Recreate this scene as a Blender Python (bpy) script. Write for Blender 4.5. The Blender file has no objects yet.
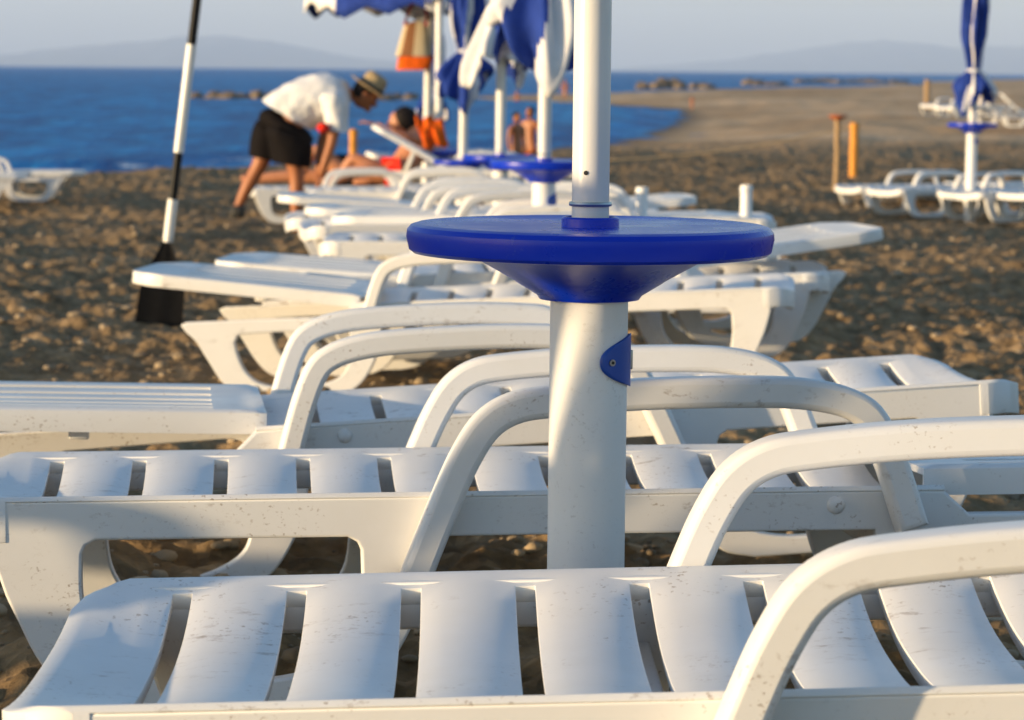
import bpy, bmesh, math, random
import numpy as np
from mathutils import Vector, Matrix, noise as mnoise
random.seed(7); rng = np.random.default_rng(7)
R = math.radians
scene = bpy.context.scene
COL = scene.collection

# ------------------------------------------------------------------ camera
F, CW, CH = 2800.0, 1024, 720
CAMZ = 0.876
PITCH, ROLL = math.atan((360 - 69.4) / F), R(0.49)
cam = bpy.data.objects.new('camera', bpy.data.cameras.new('camera'))
COL.objects.link(cam)
cam.data.sensor_width = 36.0
cam.data.lens = 36.0 * F / CW
cam.data.clip_start, cam.data.clip_end = 0.05, 60000
CM = Matrix.Rotation(math.pi / 2 - PITCH, 3, 'X') @ Matrix.Rotation(ROLL, 3, 'Z')
cam.matrix_world = Matrix.Translation((0, 0, CAMZ)) @ CM.to_4x4()
cam.data.dof.use_dof = True
cam.data.dof.focus_distance = 3.35
cam.data.dof.aperture_fstop = 11.5
scene.camera = cam

def at(u, v, y):
    """World point of photo position (u, v) at the distance y in front of the viewer."""
    r = CM @ Vector(((u - 512) / F, (360 - v) / F, -1))
    return Vector((0, 0, CAMZ)) + r * (y / r.y)

# ------------------------------------------------------------------ material helpers
def nt_new(name):
    m = bpy.data.materials.new(name); m.use_nodes = True
    nt = m.node_tree; b = nt.nodes['Principled BSDF']
    return m, nt, b
def N(nt, kind, **kw):
    n = nt.nodes.new(kind)
    for k, v in kw.items():
        if k in n.inputs.keys(): n.inputs[k].default_value = v
        else: setattr(n, k, v)
    return n
def ramp(nt, src, stops):
    r = nt.nodes.new('ShaderNodeValToRGB')
    el = r.color_ramp.elements
    while len(el) < len(stops): el.new(0.5)
    for e, (p, c) in zip(el, stops):
        e.position = p; e.color = (c[0], c[1], c[2], 1) if hasattr(c, '__len__') else (c, c, c, 1)
    nt.links.new(src, r.inputs['Fac'])
    return r
def mix(nt, fac, a, b, blend='MIX'):
    n = nt.nodes.new('ShaderNodeMix'); n.data_type = 'RGBA'; n.blend_type = blend
    for sock, val in ((n.inputs[0], fac), (n.inputs[6], a), (n.inputs[7], b)):
        if hasattr(val, 'is_linked') or hasattr(val, 'links'): nt.links.new(val, sock)
        elif hasattr(val, '__len__'): sock.default_value = (val[0], val[1], val[2], 1)
        else: sock.default_value = val
    return n.outputs[2]
def bump(nt, b, height, strength, dist):
    n = N(nt, 'ShaderNodeBump', Strength=strength, Distance=dist)
    nt.links.new(height, n.inputs['Height']); nt.links.new(n.outputs[0], b.inputs['Normal'])
def obj_coords(nt):
    tc = nt.nodes.new('ShaderNodeTexCoord'); oi = nt.nodes.new('ShaderNodeObjectInfo')
    va = nt.nodes.new('ShaderNodeVectorMath'); va.operation = 'ADD'
    mu = nt.nodes.new('ShaderNodeMath'); mu.operation = 'MULTIPLY'; mu.inputs[1].default_value = 37.0
    nt.links.new(oi.outputs['Random'], mu.inputs[0])
    nt.links.new(tc.outputs['Object'], va.inputs[0]); nt.links.new(mu.outputs[0], va.inputs[1])
    return va.outputs[0]

def plastic(name, col, dirt, rough=0.38, dirt_amt=1.0):
    m, nt, b = nt_new(name)
    co = obj_coords(nt)
    n1 = N(nt, 'ShaderNodeTexNoise', Scale=5.0, Detail=6.0, Roughness=0.65); nt.links.new(co, n1.inputs['Vector'])
    n2 = N(nt, 'ShaderNodeTexNoise', Scale=160.0, Detail=3.0, Roughness=0.6)
    mp = N(nt, 'ShaderNodeMapping'); mp.inputs['Scale'].default_value = (0.8, 1.0, 1.0)
    nt.links.new(co, mp.inputs['Vector']); nt.links.new(mp.outputs[0], n2.inputs['Vector'])
    n3 = N(nt, 'ShaderNodeTexNoise', Scale=11.0, Detail=3.0, Roughness=0.5); nt.links.new(co, n3.inputs['Vector'])
    spot = ramp(nt, n2.outputs['Fac'], [(0.60, 0.0), (0.68, 1.0)])
    zone = ramp(nt, n3.outputs['Fac'], [(0.50, 0.0), (0.64, 1.0)])
    mul = N(nt, 'ShaderNodeMath', operation='MULTIPLY')
    nt.links.new(spot.outputs[0], mul.inputs[0]); nt.links.new(zone.outputs[0], mul.inputs[1])
    mul2 = N(nt, 'ShaderNodeMath', operation='MULTIPLY'); nt.links.new(mul.outputs[0], mul2.inputs[0]); mul2.inputs[1].default_value = 0.62 * dirt_amt
    n5 = N(nt, 'ShaderNodeTexNoise', Scale=38.0, Detail=7.0, Roughness=0.75); m5 = N(nt, 'ShaderNodeMapping'); m5.inputs['Scale'].default_value = (0.5, 1.3, 1.0)
    n6 = N(nt, 'ShaderNodeTexNoise', Scale=4.2, Detail=2.0)
    nt.links.new(co, m5.inputs['Vector']); nt.links.new(m5.outputs[0], n5.inputs['Vector']); nt.links.new(co, n6.inputs['Vector'])
    s5 = ramp(nt, n5.outputs['Fac'], [(0.57, 0.0), (0.70, 0.8 * dirt_amt)]); z6 = ramp(nt, n6.outputs['Fac'], [(0.52, 0.0), (0.64, 1.0)])
    mu5 = N(nt, 'ShaderNodeMath', operation='MULTIPLY'); nt.links.new(s5.outputs[0], mu5.inputs[0]); nt.links.new(z6.outputs[0], mu5.inputs[1])
    mx5 = N(nt, 'ShaderNodeMath', operation='MAXIMUM'); nt.links.new(mul2.outputs[0], mx5.inputs[0]); nt.links.new(mu5.outputs[0], mx5.inputs[1])
    haze = ramp(nt, n1.outputs['Fac'], [(0.35, 0.0), (0.75, 0.32 * dirt_amt)])
    c1 = mix(nt, haze.outputs[0], col, [c * 0.80 for c in col[:1]] + [col[1] * 0.77, col[2] * 0.70])
    c2 = mix(nt, mx5.outputs[0], c1, dirt)
    nt.links.new(c2, b.inputs['Base Color'])
    rr = ramp(nt, n1.outputs['Fac'], [(0.3, rough - 0.06), (0.7, rough + 0.16)])
    nt.links.new(rr.outputs[0], b.inputs['Roughness'])
    bump(nt, b, n2.outputs['Fac'], 0.06, 0.001)
    return m
def simple(name, col, rough=0.6, var=0.12, scale=20.0, metal=0.0, bmp=0.0):
    m, nt, b = nt_new(name)
    co = obj_coords(nt)
    n = N(nt, 'ShaderNodeTexNoise', Scale=scale, Detail=4.0); nt.links.new(co, n.inputs['Vector'])
    r = ramp(nt, n.outputs['Fac'], [(0.3, [c * (1 - var) for c in col]), (0.7, [min(1, c * (1 + var)) for c in col])])
    nt.links.new(r.outputs[0], b.inputs['Base Color'])
    b.inputs['Roughness'].default_value = rough; b.inputs['Metallic'].default_value = metal
    if bmp: bump(nt, b, n.outputs['Fac'], bmp, 0.01)
    return m

M = {}
M['white'] = plastic('white_plastic', (0.80, 0.795, 0.79), (0.20, 0.115, 0.05))
M['post'] = plastic('post_plastic', (0.85, 0.845, 0.835), (0.25, 0.2, 0.15), 0.42, 0.35)
M['blue'] = plastic('blue_plastic', (0.0005, 0.030, 0.52), (0.10, 0.15, 0.45), 0.25, 0.7)
M['latch'] = simple('blue_latch', (0.012, 0.075, 0.42), 0.4, 0.08)
M['pole'] = simple('painted_pole', (0.74, 0.73, 0.70), 0.28, 0.05, 8)
M['steel'] = simple('steel', (0.35, 0.36, 0.38), 0.3, 0.1, 30, 0.9)
M['dark'] = simple('dark_hole', (0.02, 0.02, 0.02), 0.7)
M['cblue'] = simple('canopy_blue', (0.020, 0.050, 0.28), 0.8, 0.18, 14)
M['cwhite'] = simple('canopy_white', (0.72, 0.72, 0.74), 0.8, 0.06, 14)
M['black'] = simple('black_paint', (0.012, 0.012, 0.013), 0.4, 0.2)
M['bladeblack'] = simple('black_rubber', (0.005, 0.005, 0.006), 0.55, 0.3, 30)
M['skin'] = simple('tanned_skin', (0.36, 0.125, 0.045), 0.5, 0.08, 9)
M['skinpale'] = simple('pale_skin', (0.52, 0.22, 0.11), 0.5, 0.08, 9)
M['shirt'] = simple('white_shirt', (0.74, 0.74, 0.75), 0.85, 0.05, 10, 0, 0.4)
M['shorts'] = simple('black_shorts', (0.007, 0.005, 0.005), 0.85, 0.2, 10)
M['red'] = simple('red_cloth', (0.62, 0.025, 0.012), 0.8, 0.1, 12)
M['orange'] = simple('orange_towel', (0.80, 0.13, 0.010), 0.9, 0.2, 25, 0, 0.5)
M['straw'] = simple('straw', (0.40, 0.29, 0.15), 0.85, 0.2, 60, 0, 0.5)
M['hair'] = simple('dark_hair', (0.012, 0.009, 0.008), 0.6, 0.2)
M['canvas'] = simple('cream_canvas', (0.62, 0.52, 0.36), 0.85, 0.08, 30)
M['canvasbrown'] = simple('brown_canvas', (0.30, 0.13, 0.055), 0.85, 0.1, 30)
M['wood'] = simple('weathered_wood', (0.36, 0.235, 0.12), 0.8, 0.2, 25)
M['orangewood'] = simple('orange_painted_wood', (0.66, 0.27, 0.025), 0.6, 0.12, 20)
M['rust'] = simple('rusty_cap', (0.50, 0.14, 0.04), 0.7, 0.2, 30)
M['ropem'] = simple('rope_fibre', (0.36, 0.27, 0.16), 0.9, 0.2, 60)
M['rock'] = simple('sea_rock', (0.15, 0.11, 0.07), 0.85, 0.5, 1.2, 0, 0.6)
M['pebble'] = simple('pebble_stone', (0.30, 0.225, 0.14), 0.8, 0.55, 3.0, 0, 0.2)

for k in ('shorts', 'hair', 'bladeblack', 'black', 'shirt', 'cblue', 'cwhite', 'orange', 'red'):
    M[k].node_tree.nodes['Principled BSDF'].inputs['Specular IOR Level'].default_value = 0.12
M['blue'].node_tree.nodes['Principled BSDF'].inputs['Specular IOR Level'].default_value = 0.38

# ------------------------------------------------------------------ object helpers
def link(o, parent=None):
    COL.objects.link(o)
    if parent: o.parent = parent
    return o
def mesh_obj(name, me, mat, parent=None, smooth=True):
    o = bpy.data.objects.new(name, me)
    if mat:
        for m in (mat if isinstance(mat, (list, tuple)) else [mat]): me.materials.append(m)
    if smooth:
        me.polygons.foreach_set('use_smooth', [True] * len(me.polygons))
    return link(o, parent)
def bm_obj(name, bm, mat, parent=None, smooth=True, auto=None):
    bmesh.ops.recalc_face_normals(bm, faces=bm.faces)
    me = bpy.data.meshes.new(name); bm.to_mesh(me); bm.free()
    o = mesh_obj(name, me, mat, parent, smooth)
    if auto is not None: me.set_sharp_from_angle(angle=R(auto))
    return o
def bake(o):
    """Replace an object's modifiers by their result."""
    dg = bpy.context.evaluated_depsgraph_get()
    me = bpy.data.meshes.new_from_object(o.evaluated_get(dg))
    mats = list(o.data.materials)
    o.modifiers.clear()
    old = o.data
    if o.type == 'MESH':
        o.data = me
        return o
def tag(o, label=None, cat=None, group=None, kind=None):
    if label: o['label'] = label
    if cat: o['category'] = cat
    if group: o['group'] = group
    if kind: o['kind'] = kind
    return o
def empty(name, loc=(0, 0, 0), rz=0.0):
    o = bpy.data.objects.new(name, None); o.location = loc; o.rotation_euler = (0, 0, rz); o.empty_display_size = 0.1
    return link(o)
def copy_tree(o, parent=None):
    c = o.copy(); COL.objects.link(c)
    if parent: c.parent = parent
    for ch in list(o.children): copy_tree(ch, c)
    return c
def plate(name, splines, half, bev, mat, parent, loc=(0, 0, 0), res=4, auto=40):
    """An outline (first spline) with holes (the others) in XZ, given thickness along Y."""
    cu = bpy.data.curves.new(name, 'CURVE'); cu.dimensions = '2D'; cu.fill_mode = 'BOTH'
    cu.extrude = half - bev; cu.bevel_depth = bev; cu.bevel_resolution = 2; cu.offset = -bev
    for pts in splines:
        s = cu.splines.new('POLY'); s.points.add(len(pts) - 1); s.use_cyclic_u = True
        for p, q in zip(s.points, pts): p.co = (q[0], q[1], 0, 1)
    t = bpy.data.objects.new('tmp', cu); COL.objects.link(t)
    dg = bpy.context.evaluated_depsgraph_get()
    me = bpy.data.meshes.new_from_object(t.evaluated_get(dg))
    bpy.data.objects.remove(t); bpy.data.curves.remove(cu)
    me.name = name
    me.transform(Matrix.Translation(loc) @ Matrix.Rotation(math.pi / 2, 4, 'X'))
    me.materials.clear()
    o = mesh_obj(name, me, mat, parent)
    me.set_sharp_from_angle(angle=R(auto))
    return o
def smooth_path(pts, n=6):
    """Catmull-Rom through the points (open)."""
    P = [Vector(p) for p in pts]; P = [P[0] * 2 - P[1]] + P + [P[-1] * 2 - P[-2]]
    out = []
    for i in range(1, len(P) - 2):
        for k in range(n):
            t = k / n
            a, b, c, d = P[i - 1], P[i], P[i + 1], P[i + 2]
            out.append(0.5 * ((2 * b) + (c - a) * t + (2 * a - 5 * b + 4 * c - d) * t * t + (3 * b - a - 3 * c + d) * t ** 3))
    out.append(P[-2]); return out
def tube_bm(bm, path, rad, seg=12, cap=True, mi=0):
    path = [Vector(p) for p in path]; rings = []
    for i, p in enumerate(path):
        a = path[max(0, i - 1)]; b = path[min(len(path) - 1, i + 1)]
        t = (b - a).normalized(); ref = Vector((0, 1, 0)) if abs(t.y) < 0.9 else Vector((1, 0, 0))
        u = t.cross(ref).normalized(); w = t.cross(u)
        r = rad[i] if hasattr(rad, '__len__') else rad
        rings.append([bm.verts.new(p + (u * math.cos(2 * math.pi * k / seg) + w * math.sin(2 * math.pi * k / seg)) * r) for k in range(seg)])
    for a, b in zip(rings, rings[1:]):
        for k in range(seg):
            f = bm.faces.new((a[k], a[(k + 1) % seg], b[(k + 1) % seg], b[k])); f.material_index = mi
    if cap:
        bm.faces.new(rings[0]).material_index = mi; bm.faces.new(rings[-1]).material_index = mi
def tube(name, path, rad, mat, parent=None, seg=12, auto=45):
    bm = bmesh.new(); tube_bm(bm, path, rad, seg); return bm_obj(name, bm, mat, parent, auto=auto)
def lathe(name, prof, mat, parent=None, seg=64, loc=(0, 0, 0), auto=35, cap=True):
    bm = bmesh.new(); rings = []
    for r, z in prof:
        rings.append([bm.verts.new((loc[0] + r * math.cos(2 * math.pi * k / seg), loc[1] + r * math.sin(2 * math.pi * k / seg), loc[2] + z)) for k in range(seg)])
    for a, b in zip(rings, rings[1:]):
        for k in range(seg): bm.faces.new((a[k], a[(k + 1) % seg], b[(k + 1) % seg], b[k]))
    if cap: bm.faces.new(rings[0]); bm.faces.new(rings[-1])
    return bm_obj(name, bm, mat, parent, auto=auto)
def box_bm(bm, x0, x1, y0, y1, z0, z1, bev=0.0):
    r = bmesh.ops.create_cube(bm, size=1.0)
    for v in r['verts']:
        v.co = Vector((x0 + (v.co.x + .5) * (x1 - x0), y0 + (v.co.y + .5) * (y1 - y0), z0 + (v.co.z + .5) * (z1 - z0)))
    if bev:
        es = list({e for v in r['verts'] for e in v.link_edges})
        bmesh.ops.bevel(bm, geom=es, offset=bev, segments=3, affect='EDGES', profile=0.5)

# ------------------------------------------------------------------ noise on arrays
def vnoise(x, y, seed=0):
    xi = np.floor(x).astype(np.int64); yi = np.floor(y).astype(np.int64)
    fx = x - xi; fy = y - yi
    def g(ix, iy):
        h = (ix * 374761393 + iy * 668265263 + seed * 1442695041) & 0x7fffffff
        h = ((h ^ (h >> 13)) * 1274126177) & 0x7fffffff
        a = ((h ^ (h >> 16)) & 0xffff) / 65535.0 * 2 * np.pi
        return np.cos(a), np.sin(a)
    u = fx * fx * fx * (fx * (fx * 6 - 15) + 10); w = fy * fy * fy * (fy * (fy * 6 - 15) + 10)
    def d(ix, iy, dx, dy):
        gx, gy = g(ix, iy); return gx * dx + gy * dy
    a = d(xi, yi, fx, fy); b = d(xi + 1, yi, fx - 1, fy); c = d(xi, yi + 1, fx, fy - 1); e = d(xi + 1, yi + 1, fx - 1, fy - 1)
    return (a + (b - a) * u + (c - a) * w + (a - b - c + e) * u * w) * 1.5

# ------------------------------------------------------------------ shoreline and ground shape
ZS = -0.75
SHORE = [(-3000, -150), (-60, 22), (-20, 36), (-7.6, 41.2), (-5.2, 43.8), (-4.4, 46.0), (-2.5, 50), (0, 55), (2.3, 65), (3.9, 77), (5.7, 97), (6.6, 117), (5.8, 125), (4.1, 131), (1.5, 140),
         (-3.4, 152), (-3.4, 158), (3, 186), (12, 215), (25, 226), (38, 262), (47, 305), (56, 390), (74, 512), (3000, 900), (3000, -3000), (-3000, -3000)]
def shore_sd(x, y):
    best = np.full(x.shape, 1e9); ins = np.zeros(x.shape, bool)
    n = len(SHORE)
    for i in range(n):
        x0, y0 = SHORE[i]; x1, y1 = SHORE[(i + 1) % n]
        dx, dy = x1 - x0, y1 - y0
        t = np.clip(((x - x0) * dx + (y - y0) * dy) / (dx * dx + dy * dy), 0, 1)
        best = np.minimum(best, np.hypot(x - x0 - t * dx, y - y0 - t * dy))
        if y1 != y0:
            c = ((y0 > y) != (y1 > y)) & (x < (x1 - x0) * (y - y0) / (y1 - y0) + x0)
            ins ^= c
    return np.where(ins, best, -best)
def sstep(a, b, t):
    t = np.clip((t - a) / (b - a), 0, 1); return t * t * (3 - 2 * t)
def ground_z(x, y, fine=True):
    x = np.asarray(x, float); y = np.asarray(y, float)
    r = np.hypot(x, y)
    land = np.maximum(0.05 - 0.024 * (y - 3.0), -0.5)
    land = np.where(y < 0, 0.122, land)
    ang = x / np.maximum(y, 1)
    far = sstep(60, 420, y) * sstep(0.09, 0.17, ang)
    land = land + 1.15 * far + 0.22 * sstep(60, 200, y) * sstep(0.02, 0.1, ang)
    sd = shore_sd(x, y)
    sdw = sd + 0.7 * vnoise(x * 0.16, y * 0.16, 5) * sstep(0, 8, np.abs(sd) + 3)
    z = np.minimum(land, ZS + 0.045 * sdw)
    z = np.maximum(z, -3.0)
    if fine:
        lp = sstep(-0.5, 3.0, sd)
        near = 1 - sstep(40, 66, y)
        a = vnoise(x * 2.3, y * 2.3, 1); b = vnoise(x * 5.2, y * 5.2, 2); c = vnoise(x * 11, y * 11, 3); e = vnoise(x * 25, y * 25, 4)
        h = 0.029 * a + 0.024 * (np.abs(b) * 1.6 - 0.35) + 0.022 * c + 0.009 * e * (1 - sstep(9, 20, y))
        h2 = 0.09 * vnoise(x * 0.3, y * 0.42, 6) + 0.055 * vnoise(x * 0.9, y * 0.7, 7) - 0.04
        pad = np.exp(-(((x + 0.3) / 1.5) ** 2 + ((y - 8.6) / 1.1) ** 2) ** 2)      # trodden flat round one lounger
        z = z + lp * (h * (0.18 + 0.82 * near) + h2) * (1 - 0.75 * pad) - 0.035 * pad
    return z, sd
def gz(x, y):
    return float(ground_z(np.array([x]), np.array([y]), False)[0][0])

def build_ground():
    dense = np.linspace(-R(13.5), R(13.5), 560)
    step = dense[1] - dense[0]
    side = []; a = dense[-1]; s = step
    while a < math.pi - 0.02:
        s = min(s * 1.12, R(9)); a += s
        if a < math.pi - 0.02: side.append(a)
    th = np.concatenate([-np.array(side[::-1]), dense, np.array(side), [math.pi]])
    rr = [0.25]
    while rr[-1] < 14000:
        r = rr[-1]
        k = 1.0029 if 2.2 < r < 48 else (1.012 if r < 400 else 1.06)
        if r <= 2.2: k = 1.03
        rr.append(r * k)
    rr = np.array(rr)
    T, RR = np.meshgrid(th, rr)
    X = RR * np.sin(T); Y = RR * np.cos(T)
    Z, SD = ground_z(X.ravel(), Y.ravel())
    nr, nt_ = T.shape
    co = np.stack([X.ravel(), Y.ravel(), Z], 1)
    idx = np.arange(nr * nt_).reshape(nr, nt_)
    nxt = np.roll(idx, -1, axis=1)
    q = np.stack([idx[:-1].ravel(), idx[1:].ravel(), nxt[1:].ravel(), nxt[:-1].ravel()], 1)
    q = q[:, ::-1]
    me = bpy.data.meshes.new('beach')
    me.vertices.add(len(co)); me.vertices.foreach_set('co', co.ravel())
    me.loops.add(q.size); me.loops.foreach_set('vertex_index', q.ravel())
    me.polygons.add(len(q)); me.polygons.foreach_set('loop_start', np.arange(0, q.size, 4))
    me.update(calc_edges=True)
    at_ = me.attributes.new('shore', 'FLOAT', 'POINT'); at_.data.foreach_set('value', np.clip(SD, -50, 50))
    m, nt, b = nt_new('sand')
    geo = nt.nodes.new('ShaderNodeNewGeometry'); at2 = nt.nodes.new('ShaderNodeAttribute'); at2.attribute_name = 'shore'
    sep = nt.nodes.new('ShaderNodeSeparateXYZ'); nt.links.new(geo.outputs['Position'], sep.inputs[0])
    n1 = N(nt, 'ShaderNodeTexNoise', Scale=1.3, Detail=6.0, Roughness=0.6); n2 = N(nt, 'ShaderNodeTexNoise', Scale=28.0, Detail=5.0, Roughness=0.7)
    n3 = N(nt, 'ShaderNodeTexNoise', Scale=9.0, Detail=4.0, Roughness=0.6); vo = N(nt, 'ShaderNodeTexVoronoi', Scale=34.0)
    n4 = N(nt, 'ShaderNodeTexNoise', Scale=0.09, Detail=9.0, Roughness=0.72)
    for n in (n1, n2, n3, vo, n4): nt.links.new(geo.outputs['Position'], n.inputs['Vector'])
    r1 = ramp(nt, n3.outputs['Fac'], [(0.30, (0.135, 0.09, 0.047)), (0.55, (0.29, 0.196, 0.102)), (0.75, (0.44, 0.315, 0.185))])
    r2 = ramp(nt, vo.outputs['Color'], [(0.15, (0.5, 0.5, 0.5)), (0.8, (1.25, 1.2, 1.15))])
    c1 = mix(nt, 0.45, r1.outputs[0], r2.outputs[0], 'MULTIPLY')
    # the smoother, paler sand further along the beach
    ad = N(nt, 'ShaderNodeMath', operation='MULTIPLY_ADD'); nt.links.new(n4.outputs['Fac'], ad.inputs[0]); ad.inputs[1].default_value = 26.0; nt.links.new(sep.outputs['Y'], ad.inputs[2])
    mr = N(nt, 'ShaderNodeMapRange'); mr.inputs[1].default_value = 58; mr.inputs[2].default_value = 82; nt.links.new(ad.outputs[0], mr.inputs[0])
    r3 = ramp(nt, n4.outputs['Fac'], [(0.38, (0.40, 0.245, 0.125)), (0.52, (0.56, 0.375, 0.21)), (0.62, (0.64, 0.46, 0.29))])
    c2 = mix(nt, mr.outputs[0], c1, r3.outputs[0])
    wet = N(nt, 'ShaderNodeMapRange'); wet.inputs[1].default_value = 1.3; wet.inputs[2].default_value = 0.2; nt.links.new(at2.outputs['Fac'], wet.inputs[0])
    c3 = mix(nt, wet.outputs[0], c2, (0.13, 0.10, 0.07))
    nt.links.new(c3, b.inputs['Base Color'])
    b.inputs['Roughness'].default_value = 0.95; b.inputs['Specular IOR Level'].default_value = 0.15
    sm = N(nt, 'ShaderNodeMath', operation='ADD'); nt.links.new(n2.outputs['Fac'], sm.inputs[0]); nt.links.new(vo.outputs['Distance'], sm.inputs[1])
    bump(nt, b, sm.outputs[0], 0.7, 0.012)
    o = mesh_obj('beach', me, m); tag(o, kind='structure')
    return o
build_ground()

# ------------------------------------------------------------------ sea
def build_sea():
    th = np.linspace(-R(60), R(60), 260)
    rr = [24.0]
    while rr[-1] < 40000: rr.append(rr[-1] * (1.012 if rr[-1] < 300 else 1.05))
    rr = np.array(rr)
    T, RR = np.meshgrid(th, rr); X = (RR * np.sin(T)).ravel(); Y = (RR * np.cos(T)).ravel()
    sd = shore_sd(X, Y)
    sw = 0.02 * vnoise(X * 0.25, Y * 0.5, 11) * (1 - sstep(300, 600, RR.ravel()))
    brk = np.exp(-((sd + 2.0 + 0.8 * vnoise(X * .15, Y * .15, 12)) / 0.8) ** 2) * 0.14
    Z = ZS + sw + brk
    foam = np.exp(-((sd + 0.9 + 0.9 * vnoise(X * .2, Y * .2, 13)) / 0.9) ** 2) * sstep(-0.35, 0.45, vnoise(X * .12 + 9, Y * .12, 14) + 0.35 * sstep(58, 64, Y))
    nr, n_ = T.shape
    idx = np.arange(nr * n_).reshape(nr, n_)
    q = np.stack([idx[:-1, :-1].ravel(), idx[:-1, 1:].ravel(), idx[1:, 1:].ravel(), idx[1:, :-1].ravel()], 1)
    co = np.stack([X, Y, Z], 1)
    me = bpy.data.meshes.new('sea')
    me.vertices.add(len(co)); me.vertices.foreach_set('co', co.ravel())
    me.loops.add(q.size); me.loops.foreach_set('vertex_index', q.ravel())
    me.polygons.add(len(q)); me.polygons.foreach_set('loop_start', np.arange(0, q.size, 4))
    me.update(calc_edges=True)
    a_ = me.attributes.new('foam', 'FLOAT', 'POINT'); a_.data.foreach_set('value', foam)
    m, nt, b = nt_new('sea_water')
    geo = nt.nodes.new('ShaderNodeNewGeometry'); fo = nt.nodes.new('ShaderNodeAttribute'); fo.attribute_name = 'foam'
    mp = N(nt, 'ShaderNodeMapping'); mp.inputs['Scale'].default_value = (1.0, 0.22, 1.0); nt.links.new(geo.outputs['Position'], mp.inputs['Vector'])
    w1 = N(nt, 'ShaderNodeTexNoise', Scale=0.9, Detail=5.0, Roughness=0.62); w2 = N(nt, 'ShaderNodeTexNoise', Scale=0.035, Detail=3.0)
    nt.links.new(mp.outputs[0], w1.inputs['Vector']); nt.links.new(mp.outputs[0], w2.inputs['Vector'])
    r1 = ramp(nt, w1.outputs['Fac'], [(0.36, (0.001, 0.085, 0.29)), (0.66, (0.006, 0.26, 0.62))])  # light and dark of the ripples put into the water colour
    r2 = ramp(nt, w2.outputs['Fac'], [(0.3, (0.8, 0.82, 0.85)), (0.7, (1.15, 1.12, 1.08))])
    c = mix(nt, 1.0, r1.outputs[0], r2.outputs[0], 'MULTIPLY')
    fn = N(nt, 'ShaderNodeTexNoise', Scale=2.2, Detail=4.0); nt.links.new(geo.outputs['Position'], fn.inputs['Vector'])
    fm = N(nt, 'ShaderNodeMath', operation='MULTIPLY'); nt.links.new(fo.outputs['Fac'], fm.inputs[0]); nt.links.new(fn.outputs['Fac'], fm.inputs[1])
    fr = ramp(nt, fm.outputs[0], [(0.50, 0.0), (0.68, 1.0)])
    c = mix(nt, fr.outputs[0], c, (0.75, 0.76, 0.77))
    nt.links.new(c, b.inputs['Base Color'])
    b.inputs['Roughness'].default_value = 0.42; b.inputs['IOR'].default_value = 1.33; b.inputs['Specular IOR Level'].default_value = 0.03
    bump(nt, b, w1.outputs['Fac'], 0.8, 0.35)
    tag(mesh_obj('sea', me, m), kind='structure')
build_sea()

# ------------------------------------------------------------------ far mountains
def build_hills(name, prof, y0, seed):
    """A ridge with slopes down to the water on both sides; prof gives (u, v) of its skyline."""
    us = np.linspace(prof[0][0], prof[-1][0], 160)
    vs = np.interp(us, [p[0] for p in prof], [p[1] for p in prof])
    vs = vs + np.array([1.6 * mnoise.noise((u * 0.035, seed, 0)) + 0.9 * mnoise.noise((u * 0.11, seed, 3)) for u in us])
    bm = bmesh.new(); rows = []
    K = 11
    for k in range(K):
        f = k / (K - 1) * 2 - 1
        row = []
        for i, (u, v) in enumerate(zip(us, vs)):
            p = at(u, v, y0)
            h = max(p.z, 1.0)
            hz = h * (1 - abs(f) ** 1.4) * (1 if k == K // 2 else 0.88 + 0.12 * mnoise.noise((u * 0.05, f * 3, seed)))
            row.append(bm.verts.new((p.x, p.y + f * 1500 + 260 * mnoise.noise((u * 0.03, f * 2, seed + 4)) * (1 - abs(f)), -8 + hz)))
        rows.append(row)
    for a, b in zip(rows, rows[1:]):
        for i in range(len(us) - 1): bm.faces.new((a[i], a[i + 1], b[i + 1], b[i]))
    m = bpy.data.materials.get('hillside') or simple('hillside', (0.07, 0.085, 0.06), 0.95, 0.35, 0.004)
    o = bm_obj(name, bm, m); tag(o, kind='structure')
build_hills('hills', [(-500, 66), (-120, 62), (0, 52), (60, 46), (120, 41), (180, 35), (220, 33), (260, 38), (300, 44), (330, 51), (370, 57), (430, 63), (480, 69)], 10500, 1)
build_hills('hills', [(560, 71), (620, 66), (680, 62), (730, 58), (775, 51), (810, 46), (850, 41), (885, 37.5), (915, 41), (960, 46), (1000, 44), (1060, 48), (1200, 40), (1500, 66)], 11500, 8)

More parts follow.
